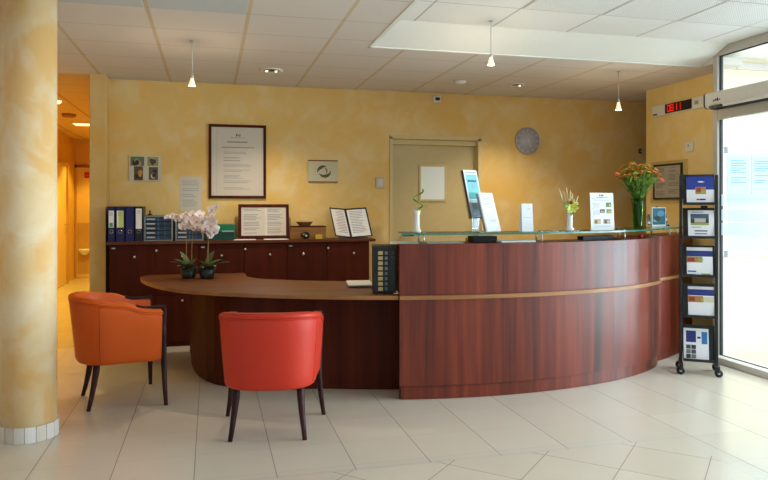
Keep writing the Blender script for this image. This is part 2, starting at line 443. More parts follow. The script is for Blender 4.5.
# corridor doors
d2 = struct('door_2', MB().box(-2.43, YC - .03, .005, -1.5, YC - .001, 2.07, flat((236, 200, 130), .5)))
mb = MB()
mb.box(-2.455, YC - .045, 0, -2.425, YC, 2.11, flat((200, 150, 78), .5)); mb.box(-2.455, YC - .045, 2.07, -1.47, YC, 2.11, flat((150, 112, 60), .5)); mb.box(-1.5, YC - .045, 0, -1.47, YC, 2.11, flat((200, 150, 78), .5))
obj('door_frame', mb, d2); obj('kick_panel', MB().box(-2.41, YC - .036, .08, -1.52, YC - .03, 1.03, flat((206, 166, 96), .4)), d2)
d3 = struct('door_3', MB().box(CW + .001, 11.9, .005, CW + .03, 12.75, 2.06, flat((238, 206, 140), .5)))
mb = MB(); fm = flat((206, 160, 86), .5)
mb.box(CW, 11.84, 0, CW + .06, 11.9, 2.12, fm); mb.box(CW, 12.75, 0, CW + .06, 12.81, 2.12, fm); mb.box(CW, 11.84, 2.06, CW + .06, 12.81, 2.12, fm)
obj('door_frame', mb, d3)
mb = MB(); mb.cyl((CW + .03, 12.66, 1.03), (CW + .08, 12.66, 1.03), .012, M['chrome']); mb.box(CW + .07, 12.54, 1.02, CW + .085, 12.67, 1.04, M['chrome']); obj('door_handle', mb, d3)
# baseboards in tile
tb = flat((196, 184, 164), .4)
struct('baseboard_back', MB().box(1.6, YB - .01, 0, D0 - .012, YB, .08, tb).box(D1 + .016, YB - .01, 0, 6.2, YB, .08, tb))
struct('baseboard_corridor', MB().box(-1.12, 6.876, 0, -.965, 6.884, .08, tb).box(CW, 6.95, 0, CW + .01, 11.83, .08, tb))
# ------------------------------------------------------------------ glass front on the right
posts = [5.00, 3.0, 1.35, -.3, -1.95, -3.45]
win = struct('window_1', MB().box(4.205, YF, 0, XG + .06, 5.03, .055, M['offwhite'], .004))   # sill
obj('top_rail', MB().box(XG - .03, YF, 2.655, XG + .03, 5.03, 2.74, M['framegrey']), win)
obj('transom', MB().box(XG - .03, YF, 2.10, XG + .03, 5.03, 2.22, M['framegrey']), win)
for i, y in enumerate(posts):
    obj('post', MB().box(XG - .035, y - .05 if i else 4.97, .05, XG + .035, y + .03 if i else 5.025, 2.73, M['framegrey'], .004), win)
for i in range(5):
    a, b = posts[i + 1] + .02, posts[i] - .03
    obj('pane', MB().box(XG - .004, a, .055, XG + .004, b, 2.11, M['pane']), win)
    obj('pane', MB().box(XG - .004, a, 2.21, XG + .004, b, 2.66, M['pane']), win)
zz = [(zat(y1, 4.3, 4.75), zat(y0, 4.3, 4.75)) for y0, y1 in ((194, 206), (209.5, 221), (223, 236))]
mb = MB()
for z0, z1 in zz: mb.box(XG - .006, 3.05, z0, XG - .0045, 4.955, z1, M['frost'])
obj('frosted_band', mb, win, 'pale blue frosted stripes across the glass')
obj('corner_filler', MB().prism([(XG + .036, 5.0), (XG + .036, 5.03), (4.44, 5.22), (4.48, 5.19)], 0, 2.73, M['framegrey']), win)
obj('gasket', MB().box(XG - .012, 4.958, .055, XG + .012, 4.97, 2.66, M['blackmatt']).box(XG - .012, 3.05, .055, XG - .0045, 4.96, .061, M['blackmatt']).box(XG - .012, 3.05, 2.645, XG - .0045, 4.96, 2.655, M['blackmatt']), win)
# street front behind the camera, and the outer front of the vestibule
w2 = struct('window_2', MB().box(XL, YF - .06, 0, XG, YF, .08, M['framegrey']))
for i in range(6): obj('post', MB().box(XL + 1.56 * i, YF - .06, .08, XL + 1.56 * i + .07, YF, 2.73, M['framegrey']), w2)
obj('top_rail', MB().box(XL, YF - .06, 2.6, XG, YF, 2.8, M['framegrey']), w2)
for i in range(5): obj('pane', MB().box(XL + .07 + 1.56 * i, YF - .034, .08, XL + 1.56 * (i + 1), YF - .026, 2.6, M['pane']), w2)
w3 = struct('window_3', MB().box(6.50, YF, 0, 6.6, 5.2, .05, M['framegrey']))
for y in (5.12, 3.0, 1.0, -1.0, -3.4): obj('post', MB().box(6.52, y, .05, 6.58, y + .07, 2.70, M['framegrey']), w3)
# ------------------------------------------------------------------ column
cx, cy = -1.035, 4.37
col = thing('column', 'round cream sponge-painted column at the left edge with a tiled foot', 'column', (cx, cy, 0))
obj('shaft', MB().lathe([(.1505, .085), (.1505, H - .001)], M['columnpaint'], n=64), col)
mb = MB(); tm = [flat((206, 198, 188), .35), flat((214, 208, 200), .35), flat((198, 188, 174), .35)]
n = 17
for i in range(n):
    a0 = 2 * PI * i / n + .010; a1 = 2 * PI * (i + 1) / n - .010
    aa = [a0 + (a1 - a0) * k / 3 for k in range(4)]
    mb.strip([(.161 * math.cos(a), .161 * math.sin(a)) for a in aa], [(.150 * math.cos(a), .150 * math.sin(a)) for a in aa], 0.001, .092, tm[(i * 7) % 3])
obj('base_tiles', mb, col, 'grey ceramic tile ring')
obj('tile_grout', MB().lathe([(.1545, 0.0005), (.1545, .090)], flat((140, 134, 126), .8), n=64), col)

# ------------------------------------------------------------------ reception counter
RC, RR = (2.0, 7.92), 3.48
def circ(x, r=RR): return (x, RC[1] - math.sqrt(r * r - (x - RC[0]) ** 2))
front = [circ(1.27 + (2.85 - 1.27) * i / 20) for i in range(21)]
tail = [(3.0, 4.588), (3.15, 4.645), (3.3, 4.712), (3.43, 4.78), (3.54, 4.85), (3.63, 4.92), (3.70, 4.99)]
front += tail
def offset(pl, d):
    out = []
    for i, p in enumerate(pl):
        a = Vector(pl[max(i - 1, 0)]); b = Vector(pl[min(i + 1, len(pl) - 1)]); t = (b - a).normalized()
        out.append((p[0] - t.y * d, p[1] + t.x * d))
    return out
rec = [(3.66, 5.05), (3.80, 5.11), (3.95, 5.19), (4.10, 5.285), (4.25, 5.39), (4.40, 5.51), (4.57, 5.66)]
CT = 1.085
ctr = thing('reception_counter', 'high curved mahogany reception counter with glass shelf on chrome posts', 'counter', (2.3, 4.6, 0))
def part(name, mb, parent=ctr, label=None): return obj(name, mb, parent, label, world=True)
part('lower_panel', MB().strip(front, offset(front, .03), .098, .70, M['mahog'], False))
part('upper_panel', MB().strip(front, offset(front, .03), .727, CT - .02, M['mahog'], False))
pf = offset(front, .016); pf[0] = (pf[0][0] + .012, pf[0][1])
part('plinth', MB().strip(pf, offset(front, .05), .002, .0925, M['mahog']))
part('ledge', MB().strip(offset(front, -.018), offset(front, .03), .700, .727, M['edge']).strip(offset(rec, -.018), offset(rec, .03), .700, .727, M['edge']), ctr, 'pale wooden ledge running round the counter')
part('countertop', MB().strip(offset(front, -.004), offset(front, .33), CT - .02, CT, M['mahog']).strip(offset(rec, -.004), offset(rec, .33)[:-1] + [(4.57, 5.95)], CT - .02, CT, M['mahog']))
part('end_panel', MB().strip([front[0], (front[0][0] + .025, front[0][1])], [offset(front, .32)[0], (offset(front, .32)[0][0] + .025, offset(front, .32)[0][1])], .729, CT - .022, M['mahog']))
part('side_panel', MB().strip(rec, offset(rec, .03), .098, .70, M['mahog']).strip(rec, offset(rec, .03), .727, CT - .02, M['mahog']).strip(offset(rec, .01), offset(rec, .04), .002, .096, M['mahog']))
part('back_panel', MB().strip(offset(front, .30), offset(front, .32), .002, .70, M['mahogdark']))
# glass shelf
gl = [circ(1.285 + (2.85 - 1.285) * i / 20) for i in range(21)] + tail[:-2] + [(3.66, 4.93), (3.80, 5.03), (3.95, 5.13), (4.10, 5.235), (4.2, 5.31)]
GZ0, GZ1 = 1.147, 1.159
g0, g1 = offset(gl, .015), offset(gl, .34)
mb = MB().strip(g0, g1, GZ0, GZ1, M['shelf_glass'])
gs = part('glass_shelf', mb, ctr, 'clear glass shelf with green edges')
part('glass_edge', MB().strip(offset(gl, .0135), offset(gl, .0150), GZ0 - .0005, GZ1 + .0005, M['shelf_edge']).strip(offset(gl, .3402), offset(gl, .3414), GZ0, GZ1, M['shelf_edge']), gs, 'green polished glass edge')
def oncurve(px, off):
    pl = offset(gl, off); best = None
    for i in range(len(pl) - 1):
        for k in range(20):
            t = k / 20; p = (pl[i][0] * (1 - t) + pl[i + 1][0] * t, pl[i][1] * (1 - t) + pl[i + 1][1] * t)
            e = abs(proj_x(*p) - px)
            if best is None or e < best[0]: best = (e, p)
    return best[1]
for px in (422, 540, 622.5, 667.5, 679):
    for off in (.06, .29):
        p = oncurve(px + (2 if off < .1 else -3.5), off)
        part('post', MB().lathe([(.0065, 0), (.0065, GZ0 - CT - .0008)], M['postmetal'], (p[0], p[1], CT + .0003), 14).lathe([(.0085, GZ1 - CT + .0003), (.0085, GZ1 - CT + .004), (.004, GZ1 - CT + .006)], M['postmetal'], (p[0], p[1], CT + .0003), 14), gs, 'chrome support post')

# ------------------------------------------------------------------ low desk
douter = [circ(1.262 - (1.262 - .03) * i / 14) for i in range(15)]
end = [(-.12, 5.165), (-.24, 5.30), (-.345, 5.46), (-.43, 5.64), (-.50, 5.83), (-.555, 6.03), (-.585, 6.2), (-.59, 6.32), (-.57, 6.40), (-.53, 6.44)]
dedge = douter + end
inner = [(.28, 6.44), (.31, 6.40), (.31, 6.12), (.335, 6.02), (.385, 5.92)] + [circ(.45 + .81 * i / 10, 2.59) for i in range(11)] + [(1.262, 5.43)]
desk = thing('reception_desk', 'low curved wooden desk with rounded end joining the reception counter', 'desk', (.4, 5.3, 0))
part('desktop', MB().prism(dedge + inner, .700, .727, M['desktop']), desk)
eo = dedge[:]
part('edge_band', MB().strip(offset(eo, .004), offset(eo, .0003), .6995, .7268, M['edge']), desk, 'pale wood edging')
pan = [circ(1.42 - (1.42 - .85) * i / 7, RR - .27) for i in range(8)] + [(.6, 4.972), (.45, 5.012), (.33, 5.05), (.22, 5.098), (.12, 5.16), (.03, 5.25), (-.04, 5.37), (-.095, 5.52), (-.135, 5.70), (-.162, 5.92), (-.175, 6.12), (-.18, 6.30)]
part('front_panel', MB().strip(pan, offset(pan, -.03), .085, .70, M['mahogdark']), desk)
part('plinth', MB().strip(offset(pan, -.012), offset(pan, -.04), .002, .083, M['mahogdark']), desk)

# ------------------------------------------------------------------ armchairs
def chair_path():
    a, yf, b = .306, .262, .312; pts = []
    for i in range(8): pts.append((a + .004 * math.sin(i / 8 * PI), yf - (yf - .0) * i / 8))
    for i in range(33):
        t = PI * i / 32; c, s = math.cos(t), math.sin(t); e = 2 / 2.5
        pts.append((a * math.copysign(abs(c) ** e, c), -b * abs(s) ** e))
    for i in range(8): pts.append((-a - .004 * math.sin((7 - i) / 8 * PI), (yf) * (i + 1) / 8))
    return pts
def make_chair(name, label, lm, loc, rz):
    t = thing(name, label, 'armchair', loc, rz, 'tub armchairs')
    P = chair_path(); n = len(P)
    rows = []; pip = []
    for i, (x, y) in enumerate(P):
        a = Vector(P[max(i - 1, 0)]); b = Vector(P[min(i + 1, n - 1)]); tg = (b - a).normalized(); nr = Vector((tg.y, -tg.x)); nr = -nr if nr.dot(Vector((x, y + .0001))) < 0 and y < .2 else nr
        if abs(x) > .29 and y > 0: nr = Vector((math.copysign(1, x), 0))
        zt = .744 - .034 * smoothstep(-.30, .05, y) - .042 * smoothstep(.0, .14, y) - .012 * smoothstep(.1, .26, y)
        zt += .004 * (1 - abs(x) / .3)
        z0 = .298
        back = max(0, -y / .312)
        bx, by = x * (.885 + .04 * smoothstep(0, .25, y)), y * (1 - .15 * back) if y < 0 else y
        th = .058
        def outp(z):
            f = (z - z0) / (.765 - z0); f = max(0, min(1.05, f)); g = f ** 1.9
            return Vector((bx + (x - bx) * g, by + (y - by) * g, z)) + Vector((nr.x, nr.y, 0)) * (.010 * math.sin(PI * min(1, f)))
        N3 = Vector((nr.x, nr.y, 0)); r = []
        r.append(outp(z0 + .0) - N3 * .02); r.append(outp(z0 + .006) - N3 * .006); r.append(outp(z0 + .02))
        for k in range(1, 7): r.append(outp(z0 + .02 + (zt - .05 - z0 - .02) * k / 6))
        o = outp(zt - .03)
        r += [outp(zt - .034) - N3 * .003, o + N3 * .002, outp(zt - .015) + N3 * .002, outp(zt - .004) - N3 * .007, outp(zt) - N3 * .022, outp(zt) - N3 * (th - .018), outp(zt - .006) - N3 * (th - .005), outp(zt - .022) - N3 * th]
        for k in range(1, 5): r.append(outp(zt - .03 + (.40 - zt + .03) * k / 4) - N3 * (th + .004))
        rows.append(r); pip.append(outp(zt - .036) + N3 * .001)
    mb = MB().grid(rows, lm)
    mb.add(rows[0], [list(range(len(rows[0])))], lm); mb.add(rows[-1], [list(range(len(rows[0])))], lm)
    for k in (12, n - 13):
        mb.tube([rows[k][j] + (rows[k][j] - Vector((0, 0, rows[k][j].z))).normalized() * .0 for j in range(2, 10)], .0022, M['seam'], 5)
    obj('shell', mb, t)
    obj('piping', MB().tube(pip, .0035, lm, 6), t)
    # seat cushion
    si = []
    for (x, y) in P: si.append((x * .80, (y * .80 if y < 0 else y) + .0))
    rws = []
    for z, s in ((.298, .97), (.31, 1.0), (.40, 1.0), (.425, .985), (.44, .93), (.446, .6), (.447, .02)):
        rws.append([Vector((p[0] * s, .0 + (p[1]) * s, z)) for p in si])
    m2 = MB().grid(rws, lm, closed=True); m2.add(rws[0], [list(range(len(si)))], lm)
    obj('seat', m2, t)
    for s in (-1, 1):
        obj('leg', MB().tube([(s * .308, .274, .0), (s * .290, .269, .12), (s * .276, .265, .28), (s * .280, .262, .45), (s * .290, .262, .655)], [.013, .016, .019, .020, .019], M['legwood'], 10), t)
        obj('leg', MB().tube([(s * .213, -.203, 0), (s * .203, -.184, .08), (s * .194, -.168, .16), (s * .187, -.155, .24), (s * .184, -.147, .32)], [.013, .016, .019, .022, .023], M['legwood'], 10), t)
        ar = []
        for k in range(8):
            y = .278 - .19 * k / 7; ar.append((s * (.272 - .003 * k / 7), y, .668 + .010 * smoothstep(.15, .09, y) if k < 6 else .668 + .02 * smoothstep(.15, .06, y)))
        mb = MB()
        rr = []
        for (ax, ay, az) in ar:
            rr.append([Vector((ax - .026, ay, az - .012)), Vector((ax + .026, ay, az - .012)), Vector((ax + .026, ay, az + .004)), Vector((ax - .026, ay, az + .004))])
        mb.grid(rr, M['legwood'], False, True); mb.add(rr[0], [[0, 1, 2, 3]], M['legwood']); mb.add(rr[-1], [[0, 1, 2, 3]], M['legwood'])
        obj('arm_cap', mb, t, 'dark wooden arm cap')
    return t
make_chair('armchair', 'orange leather tub armchair beside the column, turned toward the desk end', M['orange'], (-.633, 5.041, 0), rad(-76))
make_chair('armchair', 'red leather tub armchair seen from behind in front of the low desk', M['red'], (.356, 4.13, 0), rad(-11))

# ------------------------------------------------------------------ cabinets along the back wall
YCF = 6.78
CB = .985
xl0, xr0 = -.925, 1.585
top = obj('cabinet_top', MB().box(xl0 - .02, YCF - .02, CB, xr0 + .06, YB - .002, CB + .028, M['cabtop'], .003))
tag(top, 'long brown wooden worktop running over the row of back wall cabinets', 'worktop')
cols = [(-.918, -.513), (-.513, -.109), (-.109, .318), (.318, .739), (.739, 1.143), (1.143, 1.585)]
knob = {0: .55, 1: .62, 2: .5, 3: .6, 4: .4, 5: .62}
names = ['leftmost low mahogany cabinet, against the corridor pier', 'middle low mahogany cabinet, behind the orchids', 'rightmost low mahogany cabinet, behind the desk under the open display book']
for c in range(3):
    a, b = cols[2 * c][0], cols[2 * c + 1][1]
    t = thing('low_cabinet', names[c], 'cabinet', ((a + b) / 2, (YCF + YB) / 2, 0), 0, 'back wall cabinets')
    ox = (a + b) / 2; oy = (YCF + YB) / 2
    obj('body', MB().box(a - ox + .002, YCF + .02 - oy, .0, b - ox - .002, YB - .004 - oy, CB - .001, M['cab']), t)
    for k in range(2):
        p, q = cols[2 * c + k]; p -= ox; q -= ox
        for (z0, z1, kz) in ((.50, CB - .006, .87), (.05, .494, .445)):
            dr = obj('door', MB().box(p + .003, YCF - oy, z0, q - .003, YCF + .019 - oy, z1, M['cab'], .002), t)
            kx = p + (q - p) * knob[2 * c + k]
            m = MB(); m.cyl((kx, YCF - oy, kz), (kx, YCF - .012 - oy, kz), .005, M['chrome'], 10); m.ball((kx, YCF - .018 - oy, kz), .014, M['chrome'], 10, 7, (1, .7, 1))
            obj('knob', m, dr, 'small silver knob')
            if k == 0 and z0 > .3:
                obj('catch', MB().box(p + .02, YCF - .008 - oy, .945, p + .052, YCF - oy, .958, M['alu'], .002), dr)
            elif z0 > .3:
                obj('lock', MB().lathe([(.011, 0), (.011, .006), (.008, .008)], M['alu'], n=12).xf(Matrix.Translation((p + .012, YCF - oy, .925)) @ Matrix.Rotation(rad(90), 4, 'X')), dr)
CT2 = CB + .028

# ------------------------------------------------------------------ things on the cabinets
BC = [((16, 22, 80), 'leftmost dark blue ring binder with a green mark on its label, beside the pier', 'w'),
      ((17, 24, 86), 'dark blue ring binder with a yellow-green label, second from the pier', 'y'),
      ((22, 26, 92), 'dark blue ring binder with a plain spine and no label', None),
      ((20, 20, 26), 'black ring binder with a tall white label at the end of the binder row', 't')]
bx = [(107.6, 115), (115.4, 125), (125.3, 134.2), (134.6, 143)]
for (c, lab, kind), (p0, p1) in zip(BC, bx):
    yb = YCF + .03
    x0, x1 = onY(p0, 240, yb).x, onY(p1, 240, yb).x
    x0 = max(x0, -.955)
    t = thing('ring_binder', lab, 'binder', ((x0 + x1) / 2, yb, CT2 + .0005), 0, 'ring binders on the cabinet')
    w = (x1 - x0) / 2 - .001; h = zat(206.5, (x0 + x1) / 2, yb) - CT2
    m = flat(c, .4)
    mb = MB().box(-w, 0, 0, -w + .004, .285, h, m).box(w - .004, 0, 0, w, .285, h, m).box(-w, 0, 0, w, .004, h, m, .001)
    obj('cover', mb, t)
    obj('pages', MB().box(-w + .006, .012, .004, w - .006, .275, h - .012, M['paper']), t)
    if kind:
        lw = w * .72; z0, z1 = (h * .40, h * .88) if kind != 't' else (h * .36, h * .94)
        mb = MB().box(-lw, -.0016, z0, lw, -.0002, z1, {'w': M['paper'], 'y': flat((204, 216, 120), .7), 't': M['paper']}[kind])
        if kind == 'w': mb.quad(-lw * .7, z0 + .006, lw * .6, z0 + .045, -.0020, flat((70, 170, 70), .6))
        if kind == 'y': mb.quad(-lw, z0, -lw * .5, z1, -.0020, M['paper'])
        for k in range(3): mb.quad(-lw * .7, z1 - .02 - k * .012, lw * .6, z1 - .017 - k * .012, -.0021, M['ink'])
        obj('spine_label', mb, t, 'paper spine label')
    r = MB(); pts = [(.016 * math.cos(a), -.002, h * .28 + .016 * math.sin(a)) for a in [2 * PI * k / 16 for k in range(17)]]
    r.tube(pts, .0028, M['chrome'], 6); r.cyl((0, .0005, h * .28), (0, -.001, h * .28), .014, M['black'])
    obj('finger_ring', r, t)
def drawer_unit(p0, p1, lab):
    yb = YCF + .05; x0, x1 = onY(p0, 240, yb).x, onY(p1, 240, yb).x
    t = thing('drawer_unit', lab, 'drawer unit', ((x0 + x1) / 2, yb, CT2 + .0005), 0, 'desktop drawer units on the cabinet')
    w = (x1 - x0) / 2 - .002; h = zat(215.5, x0, yb) - CT2; g = flat((118, 130, 132), .5)
    mb = MB().box(-w, 0, 0, -w + .018, .27, h, g, .002).box(w - .018, 0, 0, w, .27, h, g, .002).box(-w + .018, 0, h - .016, w - .018, .27, h, g).box(-w + .018, 0, 0, w - .018, .27, .012, g).box(-w + .018, .255, .012, w - .018, .27, h - .016, g)
    obj('housing', mb, t)
    blue = flat((30, 48, 70), .3)
    n = 5; ph = (h - .028) / n
    for k in range(n):
        z = .012 + ph * k
        d = obj('drawer', MB().box(-w + .020, .006, z + .002, w - .020, .25, z + ph - .002, blue, .002), t)
        obj('label_strip', MB().box(-w + .026, .003, z + ph * .34, -w + .026 + w * .58, .0062, z + ph * .70, flat((168, 178, 180), .5)), d)
        obj('divider', MB().box(-w * .05, .002, z + .003, -w * .05 + .012, .0062, z + ph - .003, flat((62, 104, 132), .3)), d)
        obj('divider', MB().box(w * .42, .002, z + .003, w * .42 + .006, .0062, z + ph - .003, flat((74, 110, 132), .3)), d)
    return t
drawer_unit(143.4, 173.2, 'dark blue desktop drawer unit in grey housing, next to the binders')
drawer_unit(175, 204, 'dark blue desktop drawer unit in grey housing, half hidden behind the orchid flowers')
# small clutter on the first drawer unit
tag(obj('desk_stamp', MB().lathe([(.022, 0), (.022, .012), (.008, .016), (.006, .03), (.011, .04), (.004, .048)], flat((60, 30, 24), .5), n=14), loc=(onY(150, 210, 6.92).x, 6.92, zat(215.5, onY(143.4, 240, YCF + .05).x, YCF + .05) + .0008)), 'little dark knobbed object lying on the drawer unit beside the black binder', 'stamp')
# green box
x0, x1 = onY(206, 240, 6.82).x, onY(234.5, 240, 6.82).x
t = thing('storage_box', 'flat green box with a pale handle strip between the orchid and the framed notice', 'box', ((x0 + x1) / 2, 6.82, CT2 + .0005))
w = (x1 - x0) / 2; h = zat(224.5, x0, 6.82) - CT2
obj('base', MB().box(-w, 0, 0, w, .24, h * .55, flat((4, 66, 54), .35), .003), t)
obj('lid', MB().box(-w - .003, -.004, h * .55, w + .003, .244, h, flat((4, 112, 80), .35), .004), t)
obj('handle', MB().box(w * .1, -.016, h * .53, w * .95, -.005, h * .60, flat((150, 190, 176), .4), .002), t)
obj('label_plate', MB().box(-w * .85, -.004, h * .12, -w * .55, -.0002, h * .22, M['paper']), t)

def text_rows(mb, x0, x1, zt, zb, n, y, m, fr=.45, seed=1, lo=.55):
    r = random.Random(seed); s = (zt - zb) / n
    for k in range(n):
        if r.random() < .12: continue
        e = x0 + (x1 - x0) * r.uniform(lo, 1); z = zt - k * s
        mb.quad(x0, z - s * fr, e, z, y, m)
    return mb
def framed(name, label, cat, p, q, wall, fw, body, depth=.02, fm=None, tilt=0.0, base=None):
    """p,q = top-left and bottom-right points on the wall plane; wall = 'back' or 'right'"""
    if wall == 'back': w = q.x - p.x; loc = ((p.x + q.x) / 2, p.y, q.z); rz = 0
    else: w = p.y - q.y; loc = (p.x, (p.y + q.y) / 2, q.z); rz = rad(-90)
    h = p.z - q.z
    t = thing(name, label, cat, loc, rz, 'dark framed notices')
    T = Matrix.Rotation(tilt, 4, 'X')
    mb = MB(); fm = fm or M['framewood']; a = w / 2
    mb.box(-a, -depth, 0, a, -.001, fw, fm, .002).box(-a, -depth, h - fw, a, -.001, h, fm, .002).box(-a, -depth, fw, -a + fw, -.001, h - fw, fm, .002).box(a - fw, -depth, fw, a, -.001, h - fw, fm, .002)
    obj('frame', mb.xf(T), t)
    mb = MB().box(-a + fw, -depth * .55, fw, a - fw, -.0012, h - fw, M['framed_paper'])
    body(mb, -a + fw, fw, a - fw, h - fw, -depth * .55)
    obj('document', mb.xf(T), t, 'printed sheet')
    return t, a, h, T
# big framed notice
def body_big(mb, x0, z0, x1, z1, y):
    w = x1 - x0; h = z1 - z0; y2 = y - .0006
    mb.quad(x0 + w * .10, z0 + h * .03, x0 + w * .104, z1 - h * .05, y2, M['inkpale'])
    for k, xx in enumerate((.47, .50, .535)): mb.quad(x0 + w * xx, z1 - h * (.135 - .01 * (k % 2)), x0 + w * (xx + .018), z1 - h * .10, y2, M['inkdark'])
    mb.quad(x0 + w * .36, z1 - h * .155, x0 + w * .63, z1 - h * .150, y2, M['ink'])
    mb.quad(x0 + w * .30, z1 - h * .222, x0 + w * .69, z1 - h * .208, y2, M['ink'])
    mb.quad(x0 + w * .20, z1 - h * .300, x0 + w * .82, z1 - h * .290, y2, M['ink'])
    for i, (b, e, n) in enumerate(((.36, .40, 2), (.44, .52, 2), (.54, .60, 4), (.62, .68, 3), (.70, .76, 3), (.78, .83, 2), (.88, .92, 2))):
        text_rows(mb, x0 + w * .23, x0 + w * .78, z1 - h * b, z1 - h * e, n, y2, M['inkpale'], .35, i + 3, .5)
framed('framed_notice', 'large dark-framed white notice hanging on the back wall above the orchid', 'framed notice', onY(208.6, 124, YB), onY(266, 198.5, YB), 'back', .028, body_big)
# framed double page standing on the cabinet
def body_low(mb, x0, z0, x1, z1, y):
    w = x1 - x0; h = z1 - z0; y2 = y - .0006
    mb.quad(x0 + w * .545, z0 + .004, x0 + w * .555, z1 - .004, y2, M['white'])
    for a, b, s in ((.05, .47, 1), (.58, .94, 2)):
        for j, (u, v, n) in enumerate(((.06, .2, 3), (.25, .48, 4), (.52, .68, 3), (.72, .95, 4))): text_rows(mb, x0 + w * a, x0 + w * b, z1 - h * u, z1 - h * v, n, y2, M['inkpale'], .5, s * 9 + j, .6)
p, q = onY(238.3, 204.2, 7.0), onY(289, 239, 7.0)
q.z = CT2 + .004
t, a, h, T = framed('framed_notice', 'landscape dark-framed double page propped on the cabinet beside the green box', 'framed notice', p, q, 'back', .03, body_low, .02, None, rad(-6))
obj('foot_block', MB().box(-.02, -.03, -.003, .05, -.005, .012, M['framewood'], .002), t)
# loose papers on the worktop
for (a, b, lab) in ((233, 256, 'loose white sheet on the cabinet top, left of the small foot of the propped frame'), (264, 288, 'loose white sheet on the cabinet top, right of the small foot of the propped frame')):
    x0, x1 = onY(a, 239, 6.85).x, onY(b, 239, 6.85).x
    tag(obj('paper_sheet', MB().box(x0, 0, 0, x1, .16, .003, M['paper'], .001), loc=(0, 6.80, CT2 + .0004)), lab, 'paper', 'loose papers on the cabinet')
# small picture with rust strips
p, q = onY(308, 160, YB), onY(337.5, 182.6, YB)
w, h = (q.x - p.x), p.z - q.z
t = thing('small_picture', 'small unframed cream print with rust strips above and below, on the back wall', 'picture', ((p.x + q.x) / 2, YB, q.z))
mb = MB().box(-w / 2, -.012, 0, w / 2, -.001, h, flat((196, 190, 158), .7))
def blob(mb, cx, cz, rx, rz_, y, m, a0=0, a1=2 * PI, th=.25, n=18):
    vs = []
    for i in range(n + 1):
        t = a0 + (a1 - a0) * i / n; k = th * math.sin(PI * i / n) + .04 if a1 - a0 < 6.2 else th
        vs += [(cx + rx * math.cos(t), y, cz + rz_ * math.sin(t)), (cx + rx * (1 - k) * math.cos(t), y, cz + rz_ * (1 - k) * math.sin(t))]
    mb.add(vs, [[2 * i, 2 * i + 1, 2 * i + 3, 2 * i + 2] for i in range(n)], m)
sk = flat((86, 82, 60), .8)
blob(mb, .0, h * .5, w * .2, h * .27, -.0125, sk, .9, 3.4, .5); blob(mb, .02, h * .46, w * .2, h * .25, -.0126, sk, 3.3, 6.6, .55); blob(mb, .01, h * .5, w * .12, h * .18, -.0127, flat((120, 114, 90), .8), -.8, 1.6, .4)
for z in (.36, .48, .6): mb.quad(-w * .35, h * z, w * .4, h * (z + .008), -.0123, flat((168, 162, 134), .8))
obj('print', mb, t)
rs = flat((120, 44, 22), .6)
for z0, z1 in ((0, h * .045), (h * .955, h)): obj('strip', MB().box(-w / 2, -.0145, z0, w / 2, -.0121, z1, rs), t, 'rust coloured strip')
# plain sheet pinned left of the big frame
p, q = onY(180, 176.5, YB), onY(202, 211, YB); w, h = q.x - p.x, p.z - q.z
mb = MB().box(-w / 2, -.003, 0, w / 2, -.0004, h, flat((206, 200, 186), .8)); text_rows(mb, -w * .4, w * .38, h * .88, h * .1, 14, -.0034, M['inkpale'], .3, 5)
tag(obj('paper_notice', mb, loc=((p.x + q.x) / 2, YB, q.z)), 'unframed sheet of paper pinned to the back wall between collage and large notice', 'paper')
# photo collage
p, q = onY(129.3, 155.6, YB), onY(161.3, 181.3, YB); w, h = q.x - p.x, p.z - q.z
t = thing('photo_collage', 'small white board with four snapshots on the back wall above the binders', 'photo collage', ((p.x + q.x) / 2, YB, q.z))
obj('board', MB().box(-w / 2, -.014, 0, w / 2, 0, h, flat((206, 200, 178), .6), .002), t)
random.seed(3)
def photo(x0, z0, x1, z1, cols_, n=4, y=-.0145):
    mb = MB().box(x0, y - .001, z0, x1, -.0142, z1, flat(cols_[0], .5)); r = random.Random(int(x0 * 1e4 + z0 * 1e3))
    for k in range(n):
        c = cols_[1 + k % (len(cols_) - 1)]
        cx_, cz = x0 + (x1 - x0) * r.uniform(.3, .7), z0 + (z1 - z0) * r.uniform(.25, .7); s = min(x1 - x0, z1 - z0) * r.uniform(.16, .26)
        blob(mb, cx_, cz, s, s * 1.2, y - .0016 - .0002 * k, flat(c, .6), 0, 2 * PI, 1.0, 12)
    return mb
g = w / 2
for (a, b, c, d_, cs) in ((-g * .92, h * .60, -.01, h * .96, [(104, 112, 80), (60, 40, 34), (190, 150, 130), (140, 150, 110)]), (.02, h * .60, g * .82, h * .96, [(150, 150, 90), (90, 60, 70), (220, 205, 210), (60, 70, 50)]),
                         (-g * .70, h * .03, -g * .14, h * .58, [(90, 76, 44), (196, 140, 50), (46, 34, 24)]), (g * .22, h * .05, g * .80, h * .56, [(96, 84, 68), (210, 180, 160), (58, 44, 36)])):
    obj('snapshot', photo(a, b, c, d_, cs), t)
